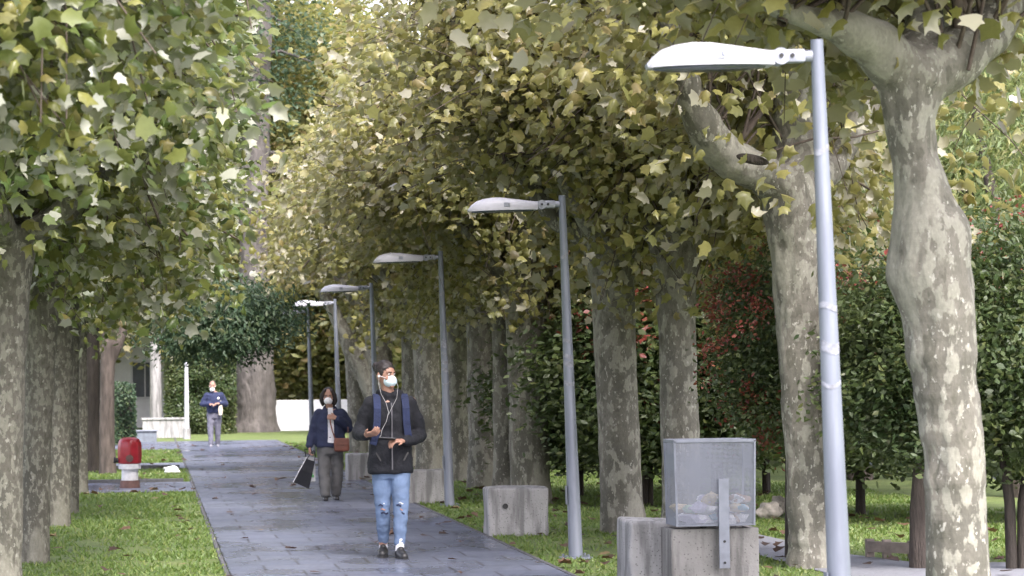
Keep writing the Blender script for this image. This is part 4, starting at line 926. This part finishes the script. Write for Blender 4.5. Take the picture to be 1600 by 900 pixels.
    # shopping bags
    sb = empty('black_tote_bag', b+Vector((-.385, -.06, .20)), 'flat black tote bag with white edge hanging from the hand of the woman', 'bag'); sb.rotation_euler = (0, R(20), 0)
    MB().loft([[(-.115, -.02, .02), (.105, -.02, 0), (.105, .03, 0), (-.115, .03, .02)], [(-.09, -.03, .2), (.08, -.03, .2), (.08, .03, .2), (-.09, .03, .2)], [(-.06, -.01, .36), (.06, -.01, .36), (.06, .01, .36), (-.06, .01, .36)]]).build('bag', M_jack, sb)
    MB().ribbon([(-.120, -.030, .02), (-.093, -.034, .2), (-.064, -.013, .355)], .007, .005, side=(1, 0, 0)).build('white_edge', M_shirt, sb)
    MB().chain([Vector((-.05, 0, .35)), Vector((-.03, 0, .44)), Vector((0, 0, .49)), Vector((.04, 0, .43)), Vector((.05, 0, .35))], [.006]*5).build('handle', M_jack, sb)
    gb_ = empty('white_shopping_bag', b+Vector((-.262, -.02, .26)), 'white shopping bag with green leaf print beside the black tote', 'bag'); gb_.rotation_euler = (0, R(-3), 0)
    MB().loft([[(-.06, -.04, 0), (.06, -.04, 0), (.06, .04, 0), (-.06, .04, 0)], [(-.07, -.03, .18), (.07, -.03, .18), (.07, .03, .18), (-.07, .03, .18)], [(-.05, -.008, .32), (.06, -.008, .32), (.06, .008, .32), (-.05, .008, .32)]]).build('bag', pm('grey_white_film', (.3, .31, .32), .5), gb_)
    m = MB()
    for k, (x, z) in enumerate(((-.02, .06), (.015, .11), (-.015, .16), (.02, .2), (.0, .25), (.03, .07))): m.ell((x, -.037-.0+(z > .2)*.012, z), (.022, .006, .016), Matrix.Rotation(k*.9, 3, 'Y'), 10, 6)
    m.build('leaf_print', pm('print_green', (.06, .28, .07), .6, .1), gb_)
    MB().chain([Vector((-.04, 0, .31)), Vector((-.05, 0, .42)), Vector((.03, 0, .42)), Vector((.055, 0, .31)), Vector((.06, 0, .2))], [.006]*5).build('handle', M_jack, gb_)
woman()
def farman():
    b = G(335, 699); s = .93; t = empty('person', b, 'distant man in a navy jumper and grey trousers looking at his hands', 'person'); t.scale = (s, s, s)
    B = MB(); B.torso([(0, 0, .85, .14, .11), (0, 0, 1.1, .15, .12), (0, 0, 1.35, .16, .11), (0, 0, 1.45, .08, .07)]); B.cap((0, 0, 1.42), (-.03, -.04, 1.52), .055, .05)
    B.chain([Vector((-.2, 0, 1.36)), Vector((-.29, .03, 1.12)), Vector((-.12, -.22, 1.12))], [.055, .045, .03]); B.chain([Vector((.2, 0, 1.36)), Vector((.29, .03, 1.12)), Vector((.12, -.22, 1.14))], [.055, .045, .03])
    hand(B, (-.12, -.22, 1.12), (.8, -.5, 0), (0, -.2, 1), 1, .6, 1); hand(B, (.12, -.22, 1.14), (-.8, -.5, 0), (0, -.2, 1), 1, .6, -1)
    for q, y in ((1, .10), (-1, -.12)): B.chain([Vector((q*.085, 0, .86)), Vector((q*.09, y*.3, .46)), Vector((q*.085, y, .09))], [.09, .06, .04]); B.cap((q*.085, y, .05), (q*.095, y-.13, .035), .034, .028)
    rest = head_parts(t, B, (-.04, -.05, 1.60), R(-5), 1.0, M_hairg, M_maskw, 'short', mask_low=True); B.blend('body', M_skin, t, .009, 3); rest()
    J = MB(); J.torso([(0, -.01, .90, .185, .145), (0, -.02, 1.0, .195, .16), (0, -.01, 1.2, .195, .15), (0, 0, 1.35, .20, .125), (0, 0, 1.44, .10, .085)])
    J.chain([Vector((-.18, 0, 1.35)), Vector((-.30, .03, 1.12)), Vector((-.14, -.19, 1.12))], [.082, .074, .055]); J.chain([Vector((.18, 0, 1.35)), Vector((.30, .03, 1.12)), Vector((.14, -.19, 1.14))], [.082, .074, .055])
    jk = J.blend('jumper', M_navy2, t, .015, 4, disp=wrinkle(.012, 2, 8)); MB().ell((.11, -.158, 1.27), (.03, .012, .035)).build('chest_badge', M_shirt, jk)
    Tr = MB(); Tr.torso([(0, 0, .75, .165, .12), (0, 0, .95, .17, .125)])
    for q, y in ((1, .10), (-1, -.12)): Tr.chain([Vector((q*.09, 0, .85)), Vector((q*.095, y*.3, .48)), Vector((q*.088, y, .1))], [.105, .08, .062])
    Tr.blend('trousers', M_greyt2, t, .014, 4, disp=wrinkle(.01, 4, 8))
    for q, y in ((1, .10), (-1, -.12)): MB().cap((q*.088, y+.02, .045), (q*.096, y-.14, .035), .044, .036).blend('shoe', pm('pale_trainer', (.25, .25, .28), .6), t, .012, 2)
    cb = empty('cream_cloth_bag', b+Vector((.15, -.17, .78)), 'cream cloth bag hanging from the arm of the distant man', 'bag')
    MB().loft([[(-.04, -.03, 0), (.04, -.03, 0), (.04, .03, 0), (-.04, .03, 0)], [(-.055, -.035, .12), (.055, -.035, .12), (.055, .035, .12), (-.055, .035, .12)], [(-.03, -.015, .27), (.03, -.015, .27), (.03, .015, .27), (-.03, .015, .27)]]).build('bag', pm('cream_cloth', (.55, .5, .4), .9), cb)
    MB().chain([Vector((-.02, 0, .26)), Vector((0, 0, .34)), Vector((.02, 0, .26))], [.008]*3).build('handle', pm('cream_cloth', (.55, .5, .4), .9), cb)
farman()

bpy.data.scenes.remove(TS)
